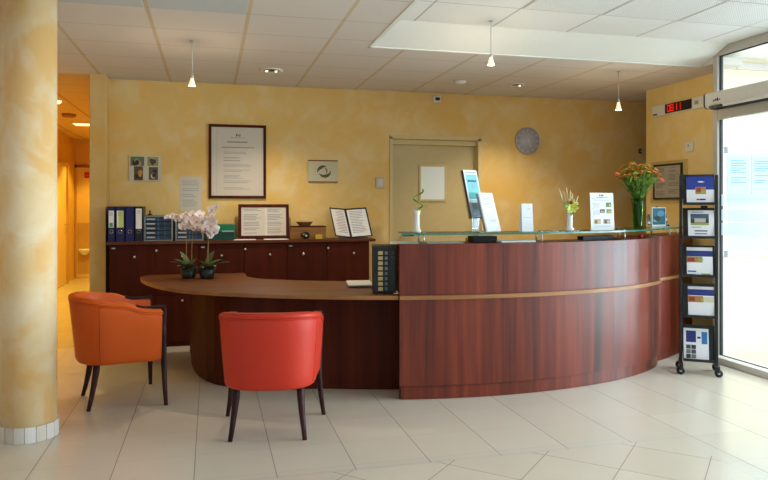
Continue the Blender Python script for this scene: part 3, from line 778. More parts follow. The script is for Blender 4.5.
# open display book
p = onY(360, 241, 6.9)
t = thing('display_book', 'open two-page display book with black edges standing on the cabinet end', 'display book', (onY(354, 240, 6.93).x, 6.93, CT2 + .0005), 0)
def leafpanel(w, h, ang, lean):
    T = Matrix.Rotation(lean, 4, 'X') @ Matrix.Rotation(ang, 4, 'Z')
    return T
spx = onY(343.5, 209, 6.93)
hb = (zat(209, p.x, 6.93) - CT2) * 1.06
kx = -(onY(354, 240, 6.93).x - onY(350, 237, 6.93).x)
lean = Matrix.Shear('XY', 4, (0, 0))
def bookpanel(sign, w, dx_back):
    """panel from the spine outwards; whole book leans back and to the left as seen"""
    z1 = hb * .93; bw = .008
    def pt(u, v, o):                         # u along panel, v up, o thickness
        x = kx + sign * u * w * .95 - v * .05 ; y = -.06 + (u * dx_back) + v * .09 + o; z = .006 + v * z1 + (u * .05 * z1)
        return Vector((x, y, z))
    return pt
for sign, w, db, nm in ((-1, .155, .10, 'left'), (1, .25, .03, 'right')):
    pt = bookpanel(sign, w, db)
    mb = MB(); vs = []
    for o in (0, .006):
        for u, v in ((0, 0), (1, 0), (1, 1), (0, 1)): vs.append(pt(u, v, o))
    mb.add(vs, [[0, 1, 2, 3], [7, 6, 5, 4], [0, 4, 5, 1], [1, 5, 6, 2], [2, 6, 7, 3], [3, 7, 4, 0]], M['black'])
    pn = obj('page_panel', mb, t, 'black edged page panel')
    mb = MB(); mb.add([pt(u, v, -.0012) for u, v in ((.06, .04), (.93, .04), (.93, .95), (.06, .95))], [[0, 1, 2, 3]], M['paper'])
    for k in range(14): mb.add([pt(u, v, -.0018) for u, v in ((.14, .88 - k * .055), (.5 + .35 * random.random(), .88 - k * .055), (.5 + .3 * random.random(), .90 - k * .055), (.14, .90 - k * .055))], [[0, 1, 2, 3]], M['inkpale'])
    obj('page', mb, pn)
obj('stand', MB().box(-.16, -.035, 0, .14, .06, .008, M['black'], .002).box(-.03, .03, .006, .03, .045, hb * .5, M['black'], .002), t)
# wooden box, bowl and dark ornament
x0, x1 = onY(290.6, 239, 6.88).x, onY(326, 239, 6.88).x; w = (x1 - x0) / 2
t = thing('wooden_box', 'small pale wooden crate on the cabinet between propped frame and display book', 'box', ((x0 + x1) / 2, 6.88, CT2 + .0005))
h = zat(227, x0, 6.88) - CT2
mb = MB().box(-w, 0, 0, w, .012, h, M['pine'], .002).box(-w, .148, 0, w, .16, h, M['pine'], .002).box(-w, .012, 0, -w + .012, .148, h, M['pine']).box(w - .012, .012, 0, w, .148, h, M['pine']).box(-w + .012, .012, 0, w - .012, .148, .01, M['pine'])
obj('body', mb, t); obj('rim', MB().box(-w - .006, -.006, h, w + .006, .014, h + .008, M['framewood'], .002).box(-w - .006, .146, h, w + .006, .166, h + .008, M['framewood'], .002), t)
xb = onY(304, 225, 7.0).x; zb = CT2 + h + .0095
tag(obj('bowl', MB().lathe([(.05, 0), (.056, .004), (.082, .035), (.088, .042), (.083, .042), (.052, .012), (.01, .010)], M['pine'], n=28), loc=(xb, 6.965, zb)), 'shallow wooden bowl resting on top of the small wooden crate', 'bowl')
xo = onY(305.5, 236, 6.82).x
t = thing('ornament', 'round black ornament with pale specks in front of the small wooden crate', 'ornament', (xo, 6.832, CT2 + .0005))
mb = MB(); r = random.Random(5)
for k in range(16):
    a = r.uniform(0, 2 * PI); e = r.uniform(-.4, 1.2)
    mb.ball((.032 * math.cos(a) * math.cos(e), .024 * math.sin(a) * math.cos(e), .036 + .028 * math.sin(e)), .018, M['black'], 8, 6)
mb.ball((0, 0, .034), .034, M['black'], 12, 8); obj('body', mb, t)
obj('speckle', MB().ball((.004, -.036, .034), .011, flat((210, 200, 180), .6), 8, 6).ball((-.02, -.03, .05), .008, flat((190, 190, 180), .6), 8, 6), t)
tag(obj('packet', MB().box(-.035, 0, 0, .035, .03, .045, flat((196, 170, 70), .6), .004), loc=(onY(319, 238, 6.84).x, 6.835, CT2 + .0005)), 'little yellowish packet in front of the wooden crate, beside the black ornament', 'packet')

# ------------------------------------------------------------------ wall fittings on the back wall
c1, c2 = onY(514, 127, YB), onY(540.5, 154.5, YB); r = (c2.x - c1.x) / 2 * .94; cc = (c1 + c2) / 2
t = thing('wall_clock', 'round grey wall clock on the back wall right of the door', 'clock', (cc.x, YB, cc.z))
R90 = Matrix.Rotation(rad(90), 4, 'X')
obj('rim', MB().lathe([(r * .90, .0), (r, .004), (r, .022), (r * .97, .030), (r * .92, .030), (r * .90, .016)], M['alu'], n=40, cap=False).xf(R90), t)
mb = MB().lathe([(r * .93, .004), (r * .93, .014), (.001, .0145)], flat((178, 176, 182), .4), n=40).xf(R90)
obj('dial', mb, t)
mb = MB()
for k in range(12):
    a = PI / 6 * k; mb.box(-.005, -.0165, r * .72, .005, -.0150, r * .83, M['paper'], T=Matrix.Rotation(a, 4, 'Y'))
obj('hour_mark', mb, t)
for L, a, wd in ((r * .72, rad(158), .005), (r * .5, rad(150), .007)):
    obj('hand', MB().box(-wd / 2, -.022 + wd * .3, -.01, wd / 2, -.020 + wd * .3, L, flat((208, 206, 200), .4), T=Matrix.Rotation(a, 4, 'Y')), t)
obj('hub', MB().ball((0, -.02, 0), .010, M['paper'], 10, 7), t)
p, q = onY(375.5, 177.3, YB), onY(384.3, 188.4, YB); w, h = q.x - p.x, p.z - q.z
t = thing('light_switch', 'square pale light switch left of the back wall door', 'switch', ((p.x + q.x) / 2, YB, q.z))
obj('plate', MB().box(-w / 2, -.010, 0, w / 2, -.0005, h, flat((196, 184, 158), .4), .003), t)
obj('rocker', MB().box(-w * .28, -.015, h * .18, w * .32, -.0102, h * .84, flat((208, 200, 188), .4), .003), t)
p, q = onY(432.5, 96, YB), onY(440.3, 102.8, YB); w, h = q.x - p.x, p.z - q.z
t = thing('motion_sensor', 'small white box with dark lens high on the back wall under the ceiling', 'sensor', ((p.x + q.x) / 2, YB, q.z))
obj('housing', MB().box(-w / 2, -.035, 0, w / 2, -.0005, h, M['offwhite'], .005), t); obj('lens', MB().box(-w * .26, -.041, h * .28, w * .30, -.0352, h * .72, M['black'], .002), t)

# ------------------------------------------------------------------ ceiling fittings
def pendant(px, x, y, zc, ztop, zbot, lab):
    t = thing('pendant_lamp', lab, 'pendant lamp', (x, y, zc), 0, 'pendant lamps')
    obj('ceiling_cap', MB().lathe([(.016, -.006), (.02, -.001)], M['alu'], n=18), t)
    obj('cord', MB().cyl((0, 0, -.012), (0, 0, ztop - zc), .004, flat((200, 196, 186), .5), 8), t)
    L = ztop - zbot; z = zbot - zc
    obj('socket', MB().lathe([(.008, z + L), (.012, z + L - .006), (.013, z + L * .72)], M['alu'], n=14), t)
    sh = NT('lamp_shade_glass').pbr(lin((250, 232, 210)), .3, emis=lin((255, 214, 170)), estr=1.0)
    obj('shade', MB().lathe([(.011, z + L * .76), (.015, z + L * .55), (.027, z + .004), (.024, z + .004), (.012, z + L * .55), (.009, z + L * .74)], sh, n=22, cap=False), t, 'frosted cone shade')
    obj('bulb', MB().ball((0, 0, z + L * .26), .013, emit((255, 226, 180), 9.0), 12, 8), t)
    ld = bpy.data.lights.new('pendant_glow', 'POINT'); ld.energy = LP; ld.color = (1, .78, .5); ld.shadow_soft_size = .03
    lo = bpy.data.objects.new('pendant_glow', ld); C.objects.link(lo); lo.location = (0, 0, z - .03); lo.parent = t
LP = 5.0
pendant(192, -.136, 5.322, H, zat(75, -.136, 5.322), zat(86.5, -.136, 5.322), 'small cone pendant lamp hanging over the orchids, left of the large notice')
pendant(491, 2.026, 4.686, HU, zat(54, 2.026, 4.686), zat(65.5, 2.026, 4.686), 'small cone pendant lamp hanging from the raised ceiling above the counter middle')
pendant(618, 3.672, 5.544, H, zat(99, 3.672, 5.544), zat(110.5, 3.672, 5.544), 'small cone pendant lamp hanging above the orange bouquet')
for (x, y, lab, kk) in ((.538, 6.276, 'recessed twin downlight in the lower ceiling above the large notice', 2), (3.053, 6.397, 'recessed round downlight in the lower ceiling above the wall clock', 1)):
    t = thing('downlight', lab, 'downlight', (x, y, H), 0, 'recessed downlights')
    w = .11 if kk == 2 else .085
    obj('rim', MB().lathe([(w, -.001), (w, -.006), (w * .72, -.010), (w * .66, -.002)], M['offwhite'], n=28, cap=False), t)
    obj('recess', MB().lathe([(w * .68, -.0035), (.001, -.003)], flat((60, 52, 44), .4), n=28), t)
    for k in range(kk):
        dx = (-.04 + .085 * k) if kk == 2 else .03
        obj('reflector', MB().lathe([(.028, -.004), (.030, -.011), (.014, -.0065), (.001, -.006)], M['chrome'], (dx, 0, 0), 16), t)
        obj('bulb', MB().ball((dx, 0, -.012), .011, emit((255, 240, 214), 1.6), 10, 6), t)
tag(obj('smoke_detector', MB().lathe([(.06, -.001), (.06, -.012), (.045, -.026), (.02, -.032), (.001, -.033)], M['offwhite'], n=26), loc=(2.42, 6.36, H)), 'white dome smoke detector on the lower ceiling above the door, left of the round downlight', 'smoke detector')

# ------------------------------------------------------------------ corridor bits
tag(obj('smoke_detector', MB().lathe([(.09, -.001), (.09, -.03), (.07, -.045), (.001, -.047)], flat((170, 120, 70), .5), n=26), loc=(-1.864, 9.96, H)), 'round brown detector on the corridor ceiling between the small downlight and the glowing panel', 'smoke detector')
t = thing('ceiling_light', 'glowing rectangular panel light set in the corridor ceiling', 'ceiling light', (-1.70, 11.1, H))
obj('frame', MB().box(-.33, -.17, -.012, .33, .17, -.0005, M['offwhite']), t); obj('diffuser', MB().box(-.30, -.14, -.016, .30, .14, -.0122, emit((255, 226, 150), 2.2)), t)
t = thing('downlight', 'small glowing downlight in the corridor ceiling right beside the column', 'downlight', (-1.74, 8.68, H), 0)
obj('rim', MB().lathe([(.06, -.001), (.06, -.008), (.04, -.010)], M['offwhite'], n=20), t); obj('bulb', MB().ball((0, 0, -.012), .035, emit((255, 226, 150), 3), 12, 8), t)
tag(obj('exit_sign', MB().box(-.055, -.012, 0, .055, -.001, .11, flat((190, 34, 20), .5), .002).quad(-.035, .045, .035, .06, -.0126, flat((226, 120, 80), .5)), loc=(-2.235, YC - .031, 1.875)), 'small red square sign on the door at the end of the corridor', 'sign')
t = thing('wall_fixture', 'white rounded fixture low on the corridor end wall beside the pier', 'fixture', (-2.27, YC - .037, .44))
obj('bowl', MB().lathe([(.03, 0), (.07, .03), (.10, .09), (.105, .11), (.09, .11), (.05, .05)], M['white'], (0, -.11, 0), 20), t); obj('bracket', MB().box(-.03, -.06, .02, .03, -.001, .07, M['white'], .004), t)
def area(name, loc, rot, sx, sy, e, col):
    l = bpy.data.lights.new(name, 'AREA'); l.shape = 'RECTANGLE'; l.size = sx; l.size_y = sy; l.energy = e; l.color = col
    o = bpy.data.objects.new(name, l); C.objects.link(o); o.location = loc; o.rotation_euler = rot; return o
def point(name, loc, e, col, r=.05):
    l = bpy.data.lights.new(name, 'POINT'); l.energy = e; l.color = col; l.shadow_soft_size = r
    o = bpy.data.objects.new(name, l); C.objects.link(o); o.location = loc; return o

# ------------------------------------------------------------------ right wall
def rw(px, py): return onX(px, py, XR)
p, q = onX(652, 107, XR - .04), onX(703.5, 107.2, XR - .04)
y0, y1 = p.y, q.y - .0; z1, z0 = 2.402, 2.292
L = (y0 - y1); 
t = thing('led_clock', 'white digital display bar with red numerals high on the right wall', 'digital clock', (XR, (y0 + y1) / 2, z0), rad(-90))
h = z1 - z0
obj('case', MB().box(-L / 2, -.04, 0, L / 2, -.001, h, M['offwhite'], .005), t)
b0 = (y0 + y1) / 2 - onX(664.8, 100, XR - .044).y; b1 = (y0 + y1) / 2 - onX(691.6, 100, XR - .044).y
scr = obj('screen', MB().box(b0, -.044, h * .07, b1, -.0402, h * .95, M['black'], .002), t)
mb = MB(); red = emit((235, 24, 16), .9)
SEG = {'0': 'abcdef', '8': 'abcdefg', '1': 'bc', '3': 'abcdg'}
def digit(ch, x, w, zb, hh, th=.0065):
    zm = zb + hh / 2; y0_, y1_ = -.0465, -.0442
    R = {'a': (x, zb + hh - th, x + w, zb + hh), 'g': (x, zm - th / 2, x + w, zm + th / 2), 'd': (x, zb, x + w, zb + th), 'f': (x, zm, x + th, zb + hh), 'e': (x, zb, x + th, zm), 'b': (x + w - th, zm, x + w, zb + hh), 'c': (x + w - th, zb, x + w, zm)}
    for s in SEG[ch]: a = R[s]; mb.box(a[0], y0_, a[1], a[2], y1_, a[3], red)
bw = b1 - b0
for ch, u in (('0', .10), ('8', .23), ('1', .36), ('1', .50)): digit(ch, b0 + bw * u, .042, h * .20, h * .62)
mb.box(b0 + bw * .455, -.0465, h * .34, b0 + bw * .475, -.0442, h * .42, red); mb.box(b0 + bw * .455, -.0465, h * .58, b0 + bw * .475, -.0442, h * .66, red)
obj('numerals', mb, scr, 'red glowing numerals')
obj('badge', MB().box(L / 2 - .12, -.042, h * .35, L / 2 - .07, -.0402, h * .68, flat((150, 156, 150), .5)), t)
obj('sensor_window', MB().box(-L / 2 + .02, -.042, h * .10, -L / 2 + .085, -.0402, h * .24, M['black']), t)
p, q = rw(686.3, 142.5), rw(694, 151.5)
t = thing('wall_switch', 'small white switch box on the right wall under the digital display', 'switch', (XR, (p.y + q.y) / 2, 1.885), rad(-90))
w = p.y - q.y
obj('plate', MB().box(-w / 2, -.02, 0, w / 2, -.0005, .10, M['offwhite'], .005), t); obj('button', MB().box(-.008, -.025, .045, .012, -.0202, .075, flat((170, 170, 170), .4), .002), t)
def body_r(mb, x0, z0, x1, z1, y):
    w = x1 - x0; h = z1 - z0; y2 = y - .0006
    mb.quad(x0, z0, x1, z1, y2, flat((178, 172, 158), .6))
    mb.quad(x0 + w * .495, z0, x0 + w * .505, z1, y2 - .0004, M['inkpale'])
    for a, b, s in ((.05, .46, 1), (.54, .94, 2)):
        for j, (u, v, n) in enumerate(((.06, .22, 4), (.27, .48, 5), (.53, .7, 4), (.75, .95, 4))): text_rows(mb, x0 + w * a, x0 + w * b, z1 - h * u, z1 - h * v, n, y2 - .0006, flat((140, 134, 124), .8), .5, s * 11 + j, .6)
pw, qw = rw(651.5, 160.5), rw(688.5, 205)
obox = MB().box(-(pw.y - qw.y) / 2, -.008, 0, (pw.y - qw.y) / 2, -.0005, .435, flat((206, 180, 110), .7), .001)
t, a_, h_, T_ = framed('framed_notice', 'dark-framed notice on an ochre backing board on the right wall behind the bouquet', 'framed notice', Vector((XR - .0085, 6.25, 1.785)), Vector((XR - .0085, 5.80, 1.417)), 'right', .02, body_r, .018, flat((46, 48, 36), .5))
obj('backing_board', obox.xf(Matrix.Translation((.0, .0085, -.035))), t, 'ochre backing board')
# small dark wall bracket at the passage corner
t = thing('wall_fitting', 'tiny dark fitting high at the edge of the passage beside the right wall', 'fitting', (5.0, YB, 1.98))
obj('body', MB().box(-.015, -.03, 0, .015, 0, .06, flat((70, 56, 40), .5), .004), t); obj('lever', MB().box(-.005, -.045, .02, .005, -.0302, .04, M['alu'], .002), t)
# air curtain over the glass
t = thing('air_curtain', 'long white air curtain unit mounted across the glass front', 'air curtain', (4.15, 4.0, 2.19))
yn, ye = 4.985 - 4.0, 1.6 - 4.0
mb = MB(); sec = [(.0, .035), (.008, .012), (.03, .0), (.118, .0), (.118, .135), (.02, .135), (.0, .122)]
vs = [(a, yn, b) for a, b in sec] + [(a, ye, b) for a, b in sec]; n = len(sec)
mb.add(vs, [[i, (i + 1) % n, n + (i + 1) % n, n + i] for i in range(n)] + [list(range(n)), list(range(2 * n - 1, n - 1, -1))], M['curtain'])
obj('casing', mb, t)
obj('end_cap', MB().add([(a - .004 if a < .05 else a, yn + .001, b) for a, b in sec] + [(a - .004 if a < .05 else a, yn + .012, b) for a, b in sec], [[i, (i + 1) % n, n + (i + 1) % n, n + i] for i in range(n)] + [list(range(n)), list(range(2 * n - 1, n - 1, -1))], M['blackmatt']), t)
obj('outlet_grille', MB().box(.035, ye + .05, -.006, .11, yn - .02, -.0005, M['blackmatt']), t)
obj('sensor', MB().box(-.014, yn - .20, -.004, .012, yn - .06, .016, M['black'], .004), t)
mb = MB()
for k in range(4): mb.box(-.0016, yn - .10 - .022 * k - .016, .050 + .004 * (k % 2), -.0002, yn - .10 - .022 * k, .064 + .006 * (k % 3), M['inkdark'])
obj('logo_mark', mb, t, 'small dark maker mark')
# whiteboard in the vestibule
p = Vector((4.495, 5.2, .887))
t = thing('whiteboard', 'white notice board with aluminium frame on the vestibule wall behind the glass', 'notice board', (4.495 + .75, 5.2, .887))
w, h = .75, 1.0
obj('panel', MB().box(-w + .04, -.018, .04, w - .04, -.001, h - .04, flat((186, 204, 212), .4)), t)
obj('frame', MB().box(-w + .045, -.026, 0, w - .045, -.001, .045, M['white'], .003).box(-w + .045, -.026, h - .045, w - .045, -.001, h, M['white'], .003).box(-w, -.026, .045, -w + .05, -.001, h - .045, M['white'], .003).box(w - .05, -.026, .045, w, -.001, h - .045, M['white'], .003), t)
cg = flat((120, 130, 136), .5)
for sx in (-1, 1):
    for z0 in (0, h - .06): obj('corner_cap', MB().box(min(sx * w, sx * (w - .06)), -.029, z0, max(sx * w, sx * (w - .06)), -.001, z0 + .06, cg, .006), t, 'grey corner cap')
for k, (a, b, lab) in enumerate(((-.69, -.45, 'left white sheet on the vestibule notice board, behind the glass'), (-.43, -.16, 'second white sheet on the vestibule notice board, next to the leftmost sheet'))):
    mb = MB().box(0, -.0025, 0, b - a, -.0003, .38, flat((176, 198, 208), .7)); text_rows(mb, .03, b - a - .03, .34, .12, 10, -.0029, flat((112, 150, 174), .7), .4, 20 + k, .5)
    tag(obj('paper_notice', mb, loc=(5.245 + a, 5.2 - .0185, .887 + .54)), lab, 'paper', 'sheets on the vestibule board')
obj('rail', MB().box(-w + .05, -.03, .52, w - .05, -.018, .53, cg), t)
for k in range(5): obj('clip', MB().box(-.55 + .19 * k, -.034, .505, -.53 + .19 * k, -.018, .54, cg, .002), t)

# ------------------------------------------------------------------ brochure stand
ST = (3.832, 4.676); SR = rad(-35.6)
st = thing('brochure_stand', 'tall black wheeled brochure rack with five tiers beside the glass front', 'brochure rack', (ST[0], ST[1], 0), SR)
hw = .132; ga = flat((28, 34, 36), .45)
for s in (-1, 1):
    obj('upright', MB().box(s * hw - .011, -.022, .07, s * hw + .011, .022, 1.60, ga, .003), st)
    obj('foot', MB().box(s * hw - .014, -.13, .055, s * hw + .014, .13, .085, ga, .004), st)
    for y in (-.11, .11):
        c = obj('caster', MB().box(s * hw - .012, y - .020, .034, s * hw + .012, y + .020, .064, ga, .004).cyl((s * hw, y, .02), (s * hw, y, .06), .006, M['alu'], 8), st)
        obj('wheel', MB().tube([(s * (hw + .006), y - .013, .031), (s * (hw + .006), y + .013, .031)], .0305, M['black'], 20).tube([(s * (hw + .006), y - .0145, .031), (s * (hw + .006), y + .0145, .031)], .010, M['alu'], 10), c)
SD = ST[0] * FX + ST[1] * FY
def zs(py): return EYE - (py - HY) * (SD - .06) / FPX
tiers = [(174, 205), (208, 238.5), (246, 277), (284.5, 317.5), (327, 361.5)]
TOPY = .035; BOTY = -.05
pockets = []
for (a, b) in tiers:
    z1, z0 = zs(a), zs(b); hh = z1 - z0
    mb = MB(); x0, x1 = -hw + .015, hw - .015
    # tilted back plate
    vs = [(x0, BOTY, z0), (x1, BOTY, z0), (x1, TOPY - .01, z1), (x0, TOPY - .01, z1), (x0, BOTY + .006, z0), (x1, BOTY + .006, z0), (x1, TOPY - .004, z1), (x0, TOPY - .004, z1)]
    mb.add(vs, [[0, 1, 2, 3], [7, 6, 5, 4], [0, 4, 5, 1], [1, 5, 6, 2], [2, 6, 7, 3], [3, 7, 4, 0]], ga)
    mb.box(x0, BOTY - .034, z0, x1, BOTY + .004, z0 + .005, ga); mb.box(x0, BOTY - .038, z0, x1, BOTY - .034, z0 + .022, ga)
    for xx in (x0, x1 - .003):
        mb.add([(xx, BOTY - .036, z0), (xx + .003, BOTY - .036, z0), (xx + .003, BOTY - .036, z0 + .022), (xx, BOTY - .036, z0 + .022), (xx, BOTY, z0), (xx + .003, BOTY, z0), (xx + .003, TOPY - .012, z1), (xx, TOPY - .012, z1)],
               [[0, 1, 2, 3], [4, 7, 6, 5], [0, 4, 5, 1], [1, 5, 6, 2], [2, 6, 7, 3], [3, 7, 4, 0]], ga)
    obj('pocket', mb, st); pockets.append((z0, z1))
navy = flat((36, 60, 150), .5); navy2 = flat((34, 48, 122), .5)
def brochure(k, px0, px1, ytop, lab, deco):
    z0, z1 = pockets[k]; zb = z0 + .0062; zt = zs(ytop)
    sc = hw * 2 / 36.5
    x0 = -hw + (px0 - 681.7) * sc; x1 = -hw + (px1 - 681.7) * sc
    x0 = max(x0, -hw + .020); x1 = min(x1, hw - .020)
    lean = (TOPY - .01 - BOTY) / (z1 - z0)
    ang = math.atan(lean)
    t = thing('brochure', lab, 'brochure', (0, 0, 0), 0, 'brochures in the wheeled rack')
    T = Matrix.Translation((ST[0], ST[1], 0)) @ Matrix.Rotation(SR, 4, 'Z') @ Matrix.Translation(((x0 + x1) / 2, BOTY - .0145 , zb + .0005)) 
    loc = T.to_translation(); t.location = loc; t.rotation_euler = (0, 0, SR)
    w = x1 - x0; h = (zt - zb) / math.cos(ang)
    R = Matrix.Rotation(-ang, 4, 'X')
    mb = MB().box(-w / 2, -.0045, 0, w / 2, .0045, h, M['bpaper'], .0008)
    for (u0, v0, u1, v1, m) in deco: mb.quad(-w / 2 + u0 * w, v0 * h, -w / 2 + u1 * w, v1 * h, -.0050 - .00025 * deco.index((u0, v0, u1, v1, m)), m)
    obj('booklet', mb.xf(R), t)
food = flat((176, 120, 70), .6); foodr = flat((140, 64, 36), .6); fgreen = flat((150, 164, 90), .6); dk = flat((46, 56, 40), .6); sky = flat((70, 90, 130), .6); house = flat((190, 184, 160), .6); ink = M['inkdark']; pale = M['inkpale']
brochure(0, 687.5, 716.5, 176.5, 'brochure with blue upper half and food photo in the rack, top tier',
         [(0, .52, 1, 1, navy), (.42, .79, .46, .83, M['paper']), (.47, .78, .60, .83, M['paper']), (.61, .79, .65, .81, M['paper']), (.32, .36, .70, .62, food), (.36, .44, .52, .58, foodr), (.52, .38, .66, .50, fgreen), (.36, .14, .44, .19, ink), (.46, .14, .68, .19, ink)])
brochure(1, 689, 717, 210.5, 'brochure with a dark landscape photo of a house in the rack, second tier',
         [(.10, .45, .80, .86, dk), (.12, .66, .78, .84, sky), (.25, .55, .68, .70, house), (.10, .45, .80, .53, fgreen), (.12, .36, .5, .39, pale), (.25, .22, .74, .26, ink), (.25, .12, .72, .15, ink), (.14, .91, .6, .94, pale)])
brochure(2, 687.7, 714, 248, 'white brochure with dark blue band and food photo in the rack, third tier',
         [(0, .68, 1, .88, navy2), (.2, .76, .75, .80, navy), (0, .47, .60, .67, food), (.02, .5, .3, .62, foodr), (.45, .5, .62, .62, fgreen), (.04, .14, .36, .18, navy), (0, .0, .32, .06, sky), (.55, 0, .9, .09, fgreen)])
brochure(3, 689, 716, 287.5, 'white brochure with dark blue band and food photo in the rack, fourth tier',
         [(0, .70, 1, .90, navy2), (.25, .77, .8, .82, navy), (0, .47, .58, .68, food), (.04, .5, .26, .64, foodr), (.58, .48, 1, .66, flat((206, 204, 176), .6)), (.5, .48, .6, .62, fgreen)])
brochure(4, 682.5, 710, 330, 'white brochure with blue squares and small photo grid in the rack, bottom tier',
         [(.10, .56, .50, .92, navy2), (.72, .52, .95, .90, flat((40, 120, 180), .5)), (.55, .68, .68, .74, ink)] + [(.10 + .21 * a, .06 + .145 * b, .28 + .21 * a, .185 + .145 * b, [dk, flat((110, 120, 120), .6), flat((70, 76, 84), .6)][(a + b) % 3]) for a in range(2) for b in range(3)])
tag(obj('clip_box', MB().box(-.025, -.02, 0, .025, .02, .03, M['black'], .004), loc=(0, 0, 0)), 'tiny black clip sticking up behind the second tier of the brochure rack', 'clip')
o = bpy.data.objects['clip_box']; v = Matrix.Translation((ST[0], ST[1], 0)) @ Matrix.Rotation(SR, 4, 'Z') @ Vector((.045, TOPY + .012, pockets[1][1] - .010)); o.location = v; o.rotation_euler = (0, 0, SR)

# ------------------------------------------------------------------ things on the glass shelf
GZ = GZ1 + .0008
# white bud vase and curled bamboo
p = oncurve(416.8, .17); sc = 1 / ppm(*p)
hv = 22 * sc
tag(obj('bud_vase', MB().lathe([(.030, 0), (.032, .004), (.030, .016), (.021, .028), (.0195, hv * .55), (.021, hv * .82), (.029, hv), (.026, hv), (.016, hv * .8), (.014, .03)], flat((238, 236, 228), .25), n=28), loc=(p[0], p[1], GZ)), 'white bud vase with curled green bamboo at the left end of the glass shelf', 'vase', 'white bud vases')
t = thing('lucky_bamboo', 'curled green bamboo stem standing in the white bud vase before the door', 'plant', (p[0], p[1], GZ + hv * .5))
pts = []
for i in range(48):
    u = i / 47
    if u < .25: pts.append((0, 0, hv * .46 * u / .25 + .002))
    else:
        v_ = (u - .25) / .75; a = -.5 + v_ * 2.9 * PI; rr_ = .034 * smoothstep(0, .25, v_)
        pts.append((rr_ * math.sin(a) + .008 * v_, rr_ * math.cos(a) * .8 - .02, hv * .46 + .155 * v_))
obj('stem', MB().tube(pts, .0062, flat((104, 140, 44), .4), 8), t)
mb = MB()
def leaf(mb, base, d, up, L, W, m, bend=.3, n=5):
    b = Vector(base); d = Vector(d).normalized(); s = d.cross(Vector(up)).normalized(); u = s.cross(d).normalized(); rows = []
    for i in range(n + 1):
        t = i / n; w = W * math.sin(PI * min(1, t * .92 + .08)) ** .8 * (1 if t < 1 else 0)
        c = b + d * L * t - u * (L * bend * t * t)
        rows.append([c - s * w + u * w * .25, c, c + s * w + u * w * .25])
    mb.grid(rows, m)
gm = flat((96, 140, 40), .5)
for k in range(3): leaf(mb, pts[16 + k * 3], (1, -.3 + .3 * k, .1), (0, 0, 1), .045, .006, gm)
obj('leaves', mb, t, fixn=False)
# acrylic holder with leaflets, and spiral bound booklet
def leaning(px, off, rz, name, lab, cat, w, h, lean, fill, group=None):
    p = oncurve(px, off); t = thing(name, lab, cat, (p[0], p[1], GZ), rz, group)
    R = Matrix.Rotation(-lean, 4, 'X'); fill(t, w, h, R); return t, p
def f_holder(t, w, h, R):
    ac = M['acrylic']
    mb = MB().box(-w / 2, .012, .10, w / 2, .016, h * .98, ac).box(-w / 2, -.022, .10, w / 2, -.018, h * .45, ac).box(-w / 2, -.02, .10, -w / 2 + .003, .014, h * .45, ac).box(w / 2 - .003, -.02, .10, w / 2, .014, h * .45, ac).box(-w / 2, -.02, .10, w / 2, .014, .104, ac)
    obj('holder', mb.xf(R), t, 'clear acrylic pocket')
    obj('base', MB().box(-w / 2, -.05, 0, w / 2, .09, .003, ac).box(-.05, .03, .003, .05, .0325, .115, ac), t)
t, p = leaning(480, .25, rad(22), 'leaflet_holder', 'tall clear acrylic leaflet holder leaning back on the glass shelf before the door edge', 'leaflet holder', .155, .485, rad(15), f_holder)
hp = p
lf = thing('leaflet', 'turquoise and white leaflet standing in the tall acrylic holder', 'leaflet', (p[0], p[1], GZ), rad(22))
R = Matrix.Rotation(-rad(15), 4, 'X'); w, h = .140, .475
mb = MB().box(-w / 2, -.014, .106, w / 2, .009, h, M['bpaper'], .0008)
tq = flat((126, 206, 210), .5); tq2 = flat((70, 170, 176), .5)
H0 = .106; HH = h - H0
mb.quad(-w * .40, H0 + HH * .38, w * .40, H0 + HH * .90, -.0145, tq); mb.quad(-w * .40, H0 + HH * .38, w * .40, H0 + HH * .52, -.0149, tq2)
mb.quad(-w * .40, H0 + HH * .945, w * .40, H0 + HH * .955, -.0147, M['ink'])
for k in range(6): mb.quad(-w * .30 + k * w * .105, H0 + HH * (.74 + .006 * (k % 2)), -w * .30 + (k + .75) * w * .105, H0 + HH * .785, -.0152, navy2)
mb.quad(-w * .1, H0 + HH * .6, w * .12, H0 + HH * .70, -.0153, flat((150, 180, 230), .5))
mb.quad(-w * .40, H0 + HH * .10, w * .40, H0 + HH * .36, -.0147, flat((176, 196, 196), .5)); mb.quad(-w * .3, H0 + HH * .16, w * .1, H0 + HH * .30, -.0151, flat((110, 130, 110), .5))
mb.box(-w / 2 - .0006, -.0138, H0, -w / 2 - .0001, .0088, h - .002, flat((70, 40, 60), .6))
obj('cover', mb.xf(R), lf)
def f_spiral(t, w, h, R):
    mb = MB().box(-w / 2, -.006, 0, w / 2, .006, h, M['bpaper'], .001)
    for (a, b, z, hh) in ((-.16, .12, .83, .012), (-.02, .06, .76, .012), (-.2, .2, .70, .012)): mb.quad(w * a, h * z, w * b, h * z + h * hh, -.0065, M['inkpale'])
    mb.quad(-w * .30, h * .22, w * .34, h * .34, -.0065, flat((226, 226, 240), .7)); mb.quad(-w * .1, h * .24, w * .3, h * .31, -.0068, flat((206, 208, 228), .7))
    obj('pages', mb.xf(R @ Matrix.Translation((0, 0, .004))), t)
    m = MB()
    for k in range(22):
        z = h * (.04 + .92 * k / 21); m.tube([(-w / 2 + .001 + .011 * math.cos(a), .011 * math.sin(a), z) for a in [2 * PI * j / 10 for j in range(11)]], .0024, M['black'], 5)
    obj('spiral_binding', m.xf(R @ Matrix.Translation((0, 0, .004))), t, 'black spiral binding')
    obj('easel', MB().box(-w * .4, .012, .0, w * .4, .016, h * .7, M['acrylic']).xf(Matrix.Translation((0, 0, .0062)) @ R), t)
